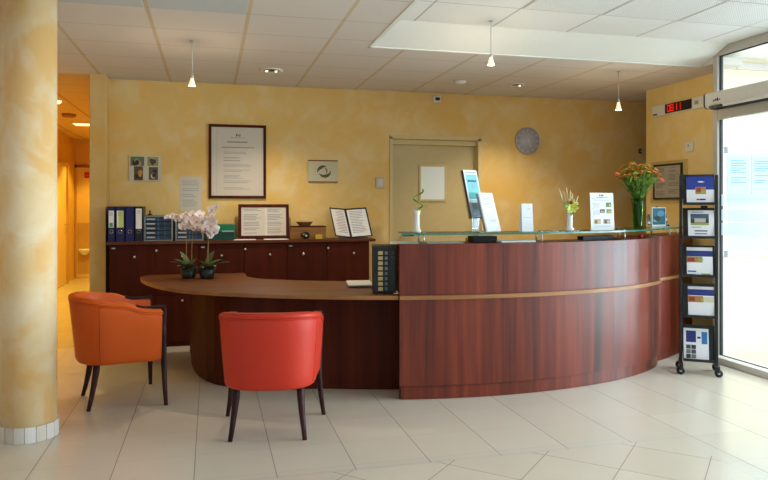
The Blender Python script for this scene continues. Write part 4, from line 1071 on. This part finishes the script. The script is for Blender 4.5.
leaning(493.5, .10, rad(16), 'spiral_booklet', 'white spiral-bound booklet leaning on an easel in front of the acrylic leaflet holder', 'booklet', .138, .300, rad(20), f_spiral)
p = oncurve(485.8, .27); tag(obj('rolled_leaflet', MB().box(-.010, -.004, 0, .010, .004, .245, M['bpaper'], .001).xf(Matrix.Rotation(rad(-12), 4, 'X')), loc=(p[0], p[1], GZ), rz=rad(20)), 'narrow white leaflet edge standing behind the spiral-bound booklet', 'leaflet')
# white tent card
p = oncurve(527.5, .16); sc = 1 / ppm(*p); w, h = 12.6 * sc, 28 * sc
t = thing('tent_card', 'narrow plain white upright card standing alone at the middle of the glass shelf', 'card', (p[0], p[1], GZ), rad(4))
mb = MB().box(-w / 2, -.002, .0, w / 2, .0, h, M['bpaper'], T=Matrix.Rotation(rad(-4), 4, 'X'))
mb.add([(a * w, -.0026 + z * .07, z) for a, z in ((.02, h * .80), (.30, h * .80), (.30, h * .815), (.02, h * .815))], [[0, 1, 2, 3]], M['inkpale']); mb.add([(a * w, -.0026 + z * .07, z) for a, z in ((-.38, h * .5), (.3, h * .5), (.3, h * .51), (-.38, h * .51))], [[0, 1, 2, 3]], M['inkpale'])
obj('front_leaf', mb, t); obj('rear_leaf', MB().box(-w / 2, .0005, .0, w / 2, .0022, h, M['bpaper'], T=Matrix.Translation((0, .045, 0)) @ Matrix.Rotation(rad(8), 4, 'X')), t)
# second white vase with dried grasses
p = oncurve(569.8, .17); sc = 1 / ppm(*p); hv = 19.5 * sc
tag(obj('bud_vase', MB().lathe([(.031, 0), (.033, .004), (.031, .018), (.022, .028), (.021, hv * .5), (.023, hv * .85), (.029, hv), (.026, hv), (.018, hv * .8), (.015, .03)], flat((240, 240, 238), .25), n=28), loc=(p[0], p[1], GZ)), 'white bud vase holding pale dried grasses, left of the printed sign card', 'vase', 'white bud vases')
t = thing('dried_grasses', 'bunch of pale dried grass spikes and a yellow-green bloom in a white vase', 'flowers', (p[0], p[1], GZ + hv * .3))
gz0 = hv * .7
spk = [(-11, 43), (-5, 40), (-2, 44), (1, 41), (4, 38), (8, 35), (6.5, 33)]
cr = flat((222, 202, 158), .8)
for (dx, up) in spk:
    e = Vector((dx * sc, random.uniform(-.03, .03), gz0 + (up - 19.5) * sc)); s = Vector((dx * sc * .2, 0, gz0 - .04))
    m = s.lerp(e, .45)
    obj('grass_spike', MB().tube([s, m], .0014, gm, 5).tube([m, m.lerp(e, .25), m.lerp(e, .7), e], [.002, .0065, .006, .0012], cr, 7), t)
mb = MB(); yg = flat((196, 204, 84), .6)
for k in range(16):
    a = 2 * PI * k / 16; leaf(mb, (0.0, -.01, gz0 + .035), (math.cos(a), -.45 + .2 * math.sin(k * 2.3), math.sin(a) * .8 + .1), (0, -1, 0), .062 + .012 * math.sin(k * 1.7), .017, yg if k % 4 else gm, .2)
leaf(mb, (0.02, -.01, gz0 + .02), (1, -.2, -.05), (0, 0, 1), .06, .012, flat((206, 190, 90), .6), .2)
obj('bloom', mb, t, fixn=False); obj('bloom_heart', MB().ball((-.008, -.04, gz0 + .066), .015, flat((150, 60, 30), .6), 10, 7), t)
# printed sign card
p = oncurve(602.6, .13); sc = 1 / ppm(*p); w, h = 29 * sc, 37.4 * sc
t = thing('sign_card', 'white printed card with five small photos standing on the glass shelf', 'sign', (p[0], p[1], GZ), rad(8))
mb = MB().box(-w / 2, -.002, 0, w / 2, 0, h, M['bpaper'])
def q(u0, v0, u1, v1, m, k=0): mb.quad(-w / 2 + u0 * w, h * (1 - v1), -w / 2 + u1 * w, h * (1 - v0), -.0025 - .0003 * k, m)
q(.38, .045, .43, .075, ink); q(.45, .05, .57, .08, ink); q(.28, .11, .78, .125, pale); q(.27, .107, .31, .13, M['ink']); q(.4, .107, .55, .13, M['ink'])
for y_ in (.16, .2, .28, .31, .34, .37, .40, .46, .49, .52, .55, .58): q(.1, y_, .40 if y_ > .25 else .8, y_ + .008, pale)
for y_ in (.15, .27, .42, .64): q(.085, y_, .105, y_ + .015, ink)
gn = flat((86, 140, 60), .6); br = flat((84, 58, 44), .6); sd = flat((196, 170, 130), .6); sk2 = flat((170, 150, 130), .6)
for (u, v, a, b, c, d_) in ((.66, .26, .90, .38, gn, flat((120, 110, 90), .6)), (.40, .44, .61, .54, br, sd), (.68, .44, .90, .55, gn, flat((170, 170, 90), .6)), (.12, .70, .42, .83, sd, flat((120, 86, 56), .6)), (.53, .70, .83, .83, sk2, br)):
    q(u, v, a, b, c); q(u + .05, v + .03, (u + a) / 2, b - .01, d_, 1); q((u + a) / 2 + .02, v + .05, a - .03, b - .02, house, 1)
for y_ in (.88, .91): q(.1, y_, .85, y_ + .008, pale)
obj('front', mb.xf(Matrix.Rotation(rad(-3), 4, 'X')), t)
obj('prop', MB().box(-w * .3, .0, 0, w * .3, .002, h * .8, M['bpaper'], T=Matrix.Translation((0, .055, 0)) @ Matrix.Rotation(rad(9), 4, 'X')), t)
# bouquet
p = oncurve(638, .15); sc = 1 / ppm(*p); hv = 30 * sc
BV = p
tag(obj('glass_vase', MB().lathe([(.036, 0), (.040, .004), (.041, .03), (.050, hv * .7), (.058, hv), (.0555, hv), (.047, hv * .7), (.037, .035), (.034, .014), (.001, .012)], M['green_glass'], n=32), loc=(p[0], p[1], GZ)), 'tall green glass vase holding the large orange bouquet on the glass shelf', 'vase')
t = thing('flower_bouquet', 'large bouquet of orange and yellow flowers with green stems in the glass vase', 'flowers', (p[0], p[1], GZ + .02))
stemm = flat((84, 140, 44), .6); lf1 = flat((112, 156, 58), .6); lf2 = flat((160, 176, 72), .6); lf3 = flat((62, 104, 46), .6)
mb = MB(); mf = MB(); heads = []
r = random.Random(11)
zt0 = hv - .02
for k in range(150):
    a = r.uniform(0, 2 * PI); q_ = math.sqrt(r.random()); q_ = min(1, q_)
    top = Vector((.172 * q_ * math.cos(a), .15 * q_ * math.sin(a), zt0 + .318 * (1 - .34 * q_ * q_) * r.uniform(.60, 1.0)))
    bot = Vector((.026 * math.cos(a + 2.5) * r.random(), .026 * math.sin(a + 2.5) * r.random(), .002))
    nk = Vector((.034 * q_ * math.cos(a), .034 * q_ * math.sin(a), zt0))
    pth = [bot, nk, nk.lerp(top, .5) + Vector((0, 0, .02)), top]
    mb.tube(pth, [.0026, .0024, .0018, .0012], stemm, 5)
    heads.append((top, (top - nk).normalized()))
    for j in range(8):
        u = r.uniform(.1, .98); b_ = nk.lerp(top, u) + Vector((0, 0, .02 * math.sin(PI * u)))
        d_ = (top - nk).normalized() + Vector((r.uniform(-.8, .8), r.uniform(-.8, .8), r.uniform(-.2, .5)))
        leaf(mf, b_, d_, (0, 0, 1), r.uniform(.03, .06), r.uniform(.004, .007), (lf3 if u < .5 and r.random() < .6 else lf1) if r.random() < .6 else lf2, .2, 4)
obj('stems', mb, t); o = obj('foliage', mf, t, fixn=False); o['kind'] = 'stuff'
org = [flat((240, 126, 46), .6), flat((244, 160, 72), .6), flat((236, 110, 84), .6), flat((232, 186, 60), .6), flat((196, 190, 80), .6)]
fmesh = []
for ci in range(5):
    m = MB(); npet = 9
    for layer, (L, el) in enumerate(((.020, .25), (.015, .75))):
        for k in range(npet):
            a = 2 * PI * (k + .5 * layer) / npet; leaf(m, (0, 0, 0), (math.cos(a), math.sin(a), el), (0, 0, 1), L, .0052, org[ci], -.15, 3)
    m.ball((0, 0, .006), .006, org[3], 7, 5)
    fmesh.append(m)
proto = {}
for k, (tp, d_) in enumerate(sorted(heads, key=lambda h_: -(h_[0] - Vector((0, 0, zt0))).length)[:97]):
    ci = r.choice([0, 0, 1, 2, 2, 3, 3, 4, 4])
    if ci not in proto: o = obj('blossom', fmesh[ci], t, fixn=False); proto[ci] = o
    else: o = proto[ci].copy(); C.objects.link(o); o.parent = t
    o.location = tp; o.rotation_euler = d_.to_track_quat('Z', 'Y').to_euler(); s = r.uniform(1.0, 1.75); o.scale = (s, s, s)
for (dx, dz) in ((26, 10.0), (-25, 15.5), (19, 20)):
    e = Vector((dx * sc, -.02, zt0 + (dz + 8) * sc)); s = Vector((.03 * (1 if dx > 0 else -1), 0, zt0))
    obj('stems', MB().tube([s, s.lerp(e, .6) + Vector((0, 0, .02)), e], .0016, stemm, 5), t)
    o = proto.get(2, proto[0]).copy(); C.objects.link(o); o.parent = t; o.location = e; o.rotation_euler = (rad(50), 0, 0)
# postcard holder
p = oncurve(658.5, .13); sc = 1 / ppm(*p)
def picpatch(mb, w, h, y, seed, base, cols_, n=7):
    r = random.Random(seed); mb.quad(-w / 2, 0, w / 2, h, y, flat(base, .5))
    for k in range(n):
        s = r.uniform(.12, .3) * w; blob(mb, r.uniform(-w / 2 + s, w / 2 - s), r.uniform(s * .6, h - s * .6), s, s * .55, y - .0003 * (k + 1), flat(cols_[k % len(cols_)], .5), 0, 2 * PI, 1.0, 10)
t = thing('postcard_holder', 'small picture holder with a blue-green photo on the glass shelf right of the bouquet', 'picture holder', (p[0], p[1], GZ), rad(12))
w, h = 18 * sc, 16.5 * sc
mb = MB().box(-w / 2 - .006, -.006, 0.012, w / 2 + .006, 0, h + .03, M['bpaper'])
m2 = MB(); picpatch(m2, w, h, -.0066, 4, (44, 96, 110), [(80, 140, 180), (30, 60, 50), (120, 170, 150), (60, 110, 70), (140, 190, 220)]); m2.xf(Matrix.Translation((0, 0, .024)))
obj('photo_card', MB().add(mb.v, mb.f, M['bpaper']), t); obj('photo', m2, t)
for s in (-1, 1):
    m = MB(); rr2 = random.Random(8 + s)
    for k in range(8):
        zz_ = .02 + .012 * k; m.box(s * (w / 2 + .024) - .018, .002 + .002 * k, zz_, s * (w / 2 + .024) + .018, .008 + .002 * k, zz_ + .014, flat(rr2.choice([(40, 70, 90), (200, 206, 214), (60, 60, 80), (120, 140, 150)]), .5), .002)
    obj('card_stack', m, t)
obj('foot', MB().box(-w / 2 - .03, -.02, 0, w / 2 + .03, .03, .008, M['alu'], .002), t)
# black device at the right end
p = oncurve(676.5, .20)
t = thing('desk_device', 'dark upright desk device at the right end of the glass shelf behind the rack', 'device', (p[0], p[1], GZ), rad(-20))
dm = flat((52, 40, 34), .4)
obj('base', MB().box(-.075, -.05, 0, .06, .06, .018, dm, .006), t)
obj('handset', MB().tube([(.0, .02, .015), (-.012, .02, .06), (-.018, .022, .12), (-.03, .02, .165), (-.045, .01, .18)], [.014, .013, .013, .016, .012], dm, 10), t)
# things under the glass, on the counter top
CZ = CT + .0006
def flatbox(px0, px1, off, d, h, mat, name, lab, cat, rz=None):
    a, b = oncurve(px0, off), oncurve(px1, off); L = math.hypot(b[0] - a[0], b[1] - a[1]); an = math.atan2(b[1] - a[1], b[0] - a[0])
    return tag(obj(name, MB().box(-L / 2, -d / 2, 0, L / 2, d / 2, h, mat, min(.003, h * .3)), loc=((a[0] + b[0]) / 2, (a[1] + b[1]) / 2, CZ), rz=an), lab, cat)
flatbox(470.5, 494, .20, .12, .044, M['blackmatt'], 'black_box', 'flat black box lying on the counter under the glass below the leaflet holder', 'box')
flatbox(497, 531, .13, .14, .012, M['paper'], 'paper_stack', 'pile of white papers on the counter under the glass below the white card', 'paper')
flatbox(580, 611, .17, .06, .030, M['blackmatt'], 'pen_tray', 'long black tray on the counter under the glass below the printed sign card', 'tray')
flatbox(426, 461, .14, .18, .004, flat((206, 206, 204), .7), 'paper_sheet', 'white sheet on the counter under the glass, right of the bud vase', 'paper')
tag(obj('paper_sheet', MB().box(-.10, -.10, 0, .10, .10, .006, flat((214, 212, 206), .7), .001), loc=(1.345, 4.66, CZ), rz=rad(-14)), 'white papers overhanging the left end of the counter above the black organizer', 'paper')
p = oncurve(640.5, .08); tag(obj('red_roll', MB().lathe([(.014, 0), (.02, .004), (.02, .024), (.014, .028)], flat((170, 40, 30), .5), n=18), loc=(p[0], p[1], CZ)), 'small red round object under the glass below the green vase', 'roll')
p = oncurve(466.5, .20); tag(obj('brass_knob', MB().lathe([(.010, 0), (.012, .008), (.006, .014), (.012, .026), (.004, .034)], flat((214, 160, 70), .3, .6), n=14), loc=(p[0], p[1], CZ)), 'tiny brass coloured knob under the glass beside the flat black box', 'knob')

# ------------------------------------------------------------------ things on the low desk
DZt = .7278
# black organizer with label grid
t = thing('label_organizer', 'tall black organizer with rows of cream and grey labels against the counter end', 'organizer', (1.222, 4.765, DZt), rad(-12))
w, d, h = .170, .20, .335
obj('case', MB().box(-w / 2, -d / 2, 0, w / 2, d / 2, h, flat((34, 40, 44), .5), .006), t)
obj('rim', MB().box(-w / 2 - .004, -d / 2 - .004, h - .012, w / 2 + .004, d / 2 + .004, h + .004, flat((44, 54, 40), .5), .004), t)
cream = flat((214, 196, 136), .6); gl1 = flat((136, 142, 154), .6); gl2 = flat((96, 128, 128), .6); teal = flat((18, 56, 48), .4)
for k in range(8):
    z = h - .048 - k * .0365
    obj('cream_label', MB().box(-w * .27, -d / 2 - .004, z - .013, -w * .07, -d / 2 - .0004, z + .013, cream, .002), t)
    if k != 3 or True: obj('grey_label', MB().box(w * .01, -d / 2 - .004, z - .011, w * .13, -d / 2 - .0004, z + .011, gl1 if k < 4 else gl2, .002), t)
    obj('slot', MB().box(w * .27, -d / 2 - .003, z - .014, w * .44, -d / 2 - .0004, z + .014, teal if k > 1 else flat((70, 60, 76), .5), .002), t)
# white tray
p = (1.125, 5.14)
t = thing('paper_tray', 'flat white tray lying on the low desk left of the black organizer', 'tray', (p[0], p[1], DZt), rad(-6))
obj('tray', MB().box(-.10, -.10, .016, .09, .10, .028, flat((222, 220, 212), .5), .004, T=Matrix.Rotation(rad(4), 4, 'X')), t); obj('base', MB().box(-.05, -.06, 0, .07, .09, .016, M['black'], .003), t)
# orchids
petal = flat((250, 238, 230), .6); petal2 = flat((248, 228, 220), .6); lip = flat((206, 120, 120), .6); leafg = flat((66, 96, 58), .4); leafp = flat((136, 140, 90), .4)
bm_ = MB()
for k, (a, L, W) in enumerate(((90, .030, .013), (210, .028, .012), (330, .028, .012), (20, .032, .018), (160, .032, .018))):
    a = rad(a); leaf(bm_, (0, 0, 0), (math.cos(a), math.sin(a), .18), (0, 0, 1), L, W, petal if k > 2 else petal2, .15, 4)
leaf(bm_, (0, 0, .002), (0, -1, .6), (0, 0, 1), .014, .006, lip, .3, 3); bm_.ball((0, 0, .005), .004, petal2, 6, 5)
oproto = [None]
def orchid(loc, lab, stems, pot_r, leaves, seed):
    r = random.Random(seed); t = thing('potted_orchid', lab, 'potted orchid', loc, 0, 'potted orchids on the desk end')
    ph = .098
    obj('pot', MB().lathe([(pot_r * .72, 0), (pot_r * .74, .004), (pot_r, ph), (pot_r * .93, ph), (pot_r * .9, ph - .02), (.001, ph - .02)], flat((20, 30, 26), .3), n=4 if seed == 99 else 26), t)
    obj('soil', MB().lathe([(pot_r * .9, ph - .018), (.001, ph - .010)], flat((116, 92, 56), .9), n=24), t)
    for (dx, dy, dz, L, m) in leaves:
        mm = MB(); leaf(mm, (0, 0, ph - .02), (dx, dy, dz * 1.35), (0, 0, 1), L * 1.3, .038, m, .35, 6); obj('leaf', mm, t, fixn=False)
    for pts_, fl in stems:
        pts_ = [Vector(p_) for p_ in pts_]
        sm = []
        for i in range(len(pts_) - 1):
            p0 = pts_[max(i - 1, 0)]; p1 = pts_[i]; p2 = pts_[i + 1]; p3 = pts_[min(i + 2, len(pts_) - 1)]
            for k in range(6):
                u = k / 6; sm.append(.5 * ((2 * p1) + (p2 - p0) * u + (2 * p0 - 5 * p1 + 4 * p2 - p3) * u * u + (3 * p1 - p0 - 3 * p2 + p3) * u ** 3))
        sm.append(pts_[-1])
        obj('stem', MB().tube(sm, .0032, flat((150, 132, 84), .5), 7), t)
        for (f0, f1, n, spread, s0) in fl:
            for k in range(n):
                u = f0 + (f1 - f0) * (k + .5) / n; q_ = sm[min(len(sm) - 1, int(u * (len(sm) - 1)))] + Vector((r.uniform(-1, 1) * spread, r.uniform(-1, .6) * spread, r.uniform(-1, 1) * spread))
                if oproto[0] is None: o = obj('blossom', bm_, t, fixn=False); oproto[0] = o
                else: o = oproto[0].copy(); C.objects.link(o); o.parent = t
                d_ = Vector((r.uniform(-.7, .7), -1, r.uniform(-.4, .5))); o.location = q_; o.rotation_euler = d_.to_track_quat('Z', 'Y').to_euler(); s = s0 * 1.3 * r.uniform(.85, 1.15); o.scale = (s, s, s)
    return t
# left plant: two arching stems; right plant: one taller stem
orchid((-.184, 6.08, DZt), 'left potted white orchid in a black pot on the desk end, with two arching stems',
       [([(-.02, 0, .08), (-.018, .0, .25), (-.02, -.01, .42), (-.06, -.02, .525), (-.13, -.03, .54), (-.19, -.03, .525)], [(.44, .66, 10, .035, .95), (.70, 1.0, 6, .012, .6)]),
        ([(.025, 0, .08), (.028, .0, .28), (.045, -.02, .46), (.05, -.06, .52), (.045, -.10, .45)], [(.50, 1.0, 22, .05, 1.0)])]  , .077,
       [(-1, -.3, .7, .13, leafg), (-.6, -.9, .5, .12, leafp), (-.9, .5, .9, .12, leafg), (.2, -1, .6, .11, leafg), (-.4, .3, 1.6, .13, leafg), (.5, -.5, 1.1, .10, leafp)], 4)
orchid((-.030, 6.03, DZt), 'right potted white orchid in a black pot on the desk end, with one tall stem',
       [([(.01, 0, .08), (.012, .0, .28), (.01, -.015, .44), (.02, -.02, .53), (.045, -.02, .60), (.07, -.03, .63)], [(.60, .98, 10, .024, .75)]),
        ([(-.005, 0, .08), (.01, -.01, .30), (.02, -.05, .44), (.03, -.09, .46), (.04, -.12, .40)], [(.45, 1.0, 22, .05, 1.0)])]  , .077,
       [(1, -.3, .55, .16, leafg), (.5, -1, .5, .12, leafp), (.9, .6, .8, .13, leafg), (-.3, -1, .7, .10, leafp), (1, .2, 1.0, .11, leafg), (.3, .3, 1.7, .13, leafg), (-.6, -.4, 1.0, .09, leafp)], 9)

# ------------------------------------------------------------------ daylight, lamps and added fills
W = bpy.data.worlds.new('daylight'); bpy.context.scene.world = W; W.use_nodes = True
bg = W.node_tree.nodes['Background']; bg.inputs[0].default_value = (.86, .93, 1.0, 1); bg.inputs[1].default_value = .65
ds = area('daylight_side', (7.3, .6, 1.5), (0, rad(90), 0), 3.0, 7.0, 590, (.76, .93, 1.0)); ds.data.spread = rad(105)
area('daylight_front', (.6, -4.0, 1.6), (rad(90), 0, 0), 8.0, 2.8, 36, (.95, 1.0, .98))
area('fill_left', (-4.3, -.2, 1.5), (0, rad(-90), 0), 2.8, 6.0, 35, (1.0, .97, .92))  # fill added outside the unseen left glazing, brightens the column
for (x, y) in ((.538, 6.22), (3.053, 6.34)):
    l = bpy.data.lights.new('downlight_beam', 'SPOT'); l.energy = 105; l.color = (1, .84, .62); l.spot_size = rad(120); l.spot_blend = .8; l.shadow_soft_size = .06
    o = bpy.data.objects.new('downlight_beam', l); C.objects.link(o); o.location = (x, y, H - .03)
area('vestibule_fill', (5.2, 2.0, 2.69), (0, 0, 0), 1.4, 4.2, 200, (.78, .93, 1.0))  # unseen fill added to brighten the vestibule and the right-hand floor
for (y, e) in ((7.8, 110), (9.6, 130), (11.4, 150), (12.8, 90)):
    l = bpy.data.lights.new('corridor_beam', 'SPOT'); l.energy = e; l.color = (1, .70, .11); l.spot_size = rad(112); l.spot_blend = .35; l.shadow_soft_size = .1
    o = bpy.data.objects.new('corridor_beam', l); C.objects.link(o); o.location = (-1.78, y, H - .06)

# ------------------------------------------------------------------ camera
cam = bpy.data.cameras.new('camera'); co = bpy.data.objects.new('camera', cam); C.objects.link(co)
cam.sensor_width = 36; cam.lens = 36 * FPX / 768; cam.shift_y = -(240 - HY) / 768
co.location = (0, 0, EYE); co.rotation_euler = (rad(90), 0, -YAW); cam.clip_start = .05
S = bpy.context.scene; S.camera = co
S.view_settings.view_transform = 'Standard'; S.view_settings.look = 'None'; S.view_settings.gamma = 1.0; S.view_settings.use_curve_mapping = False
S.view_settings.exposure = -0.17
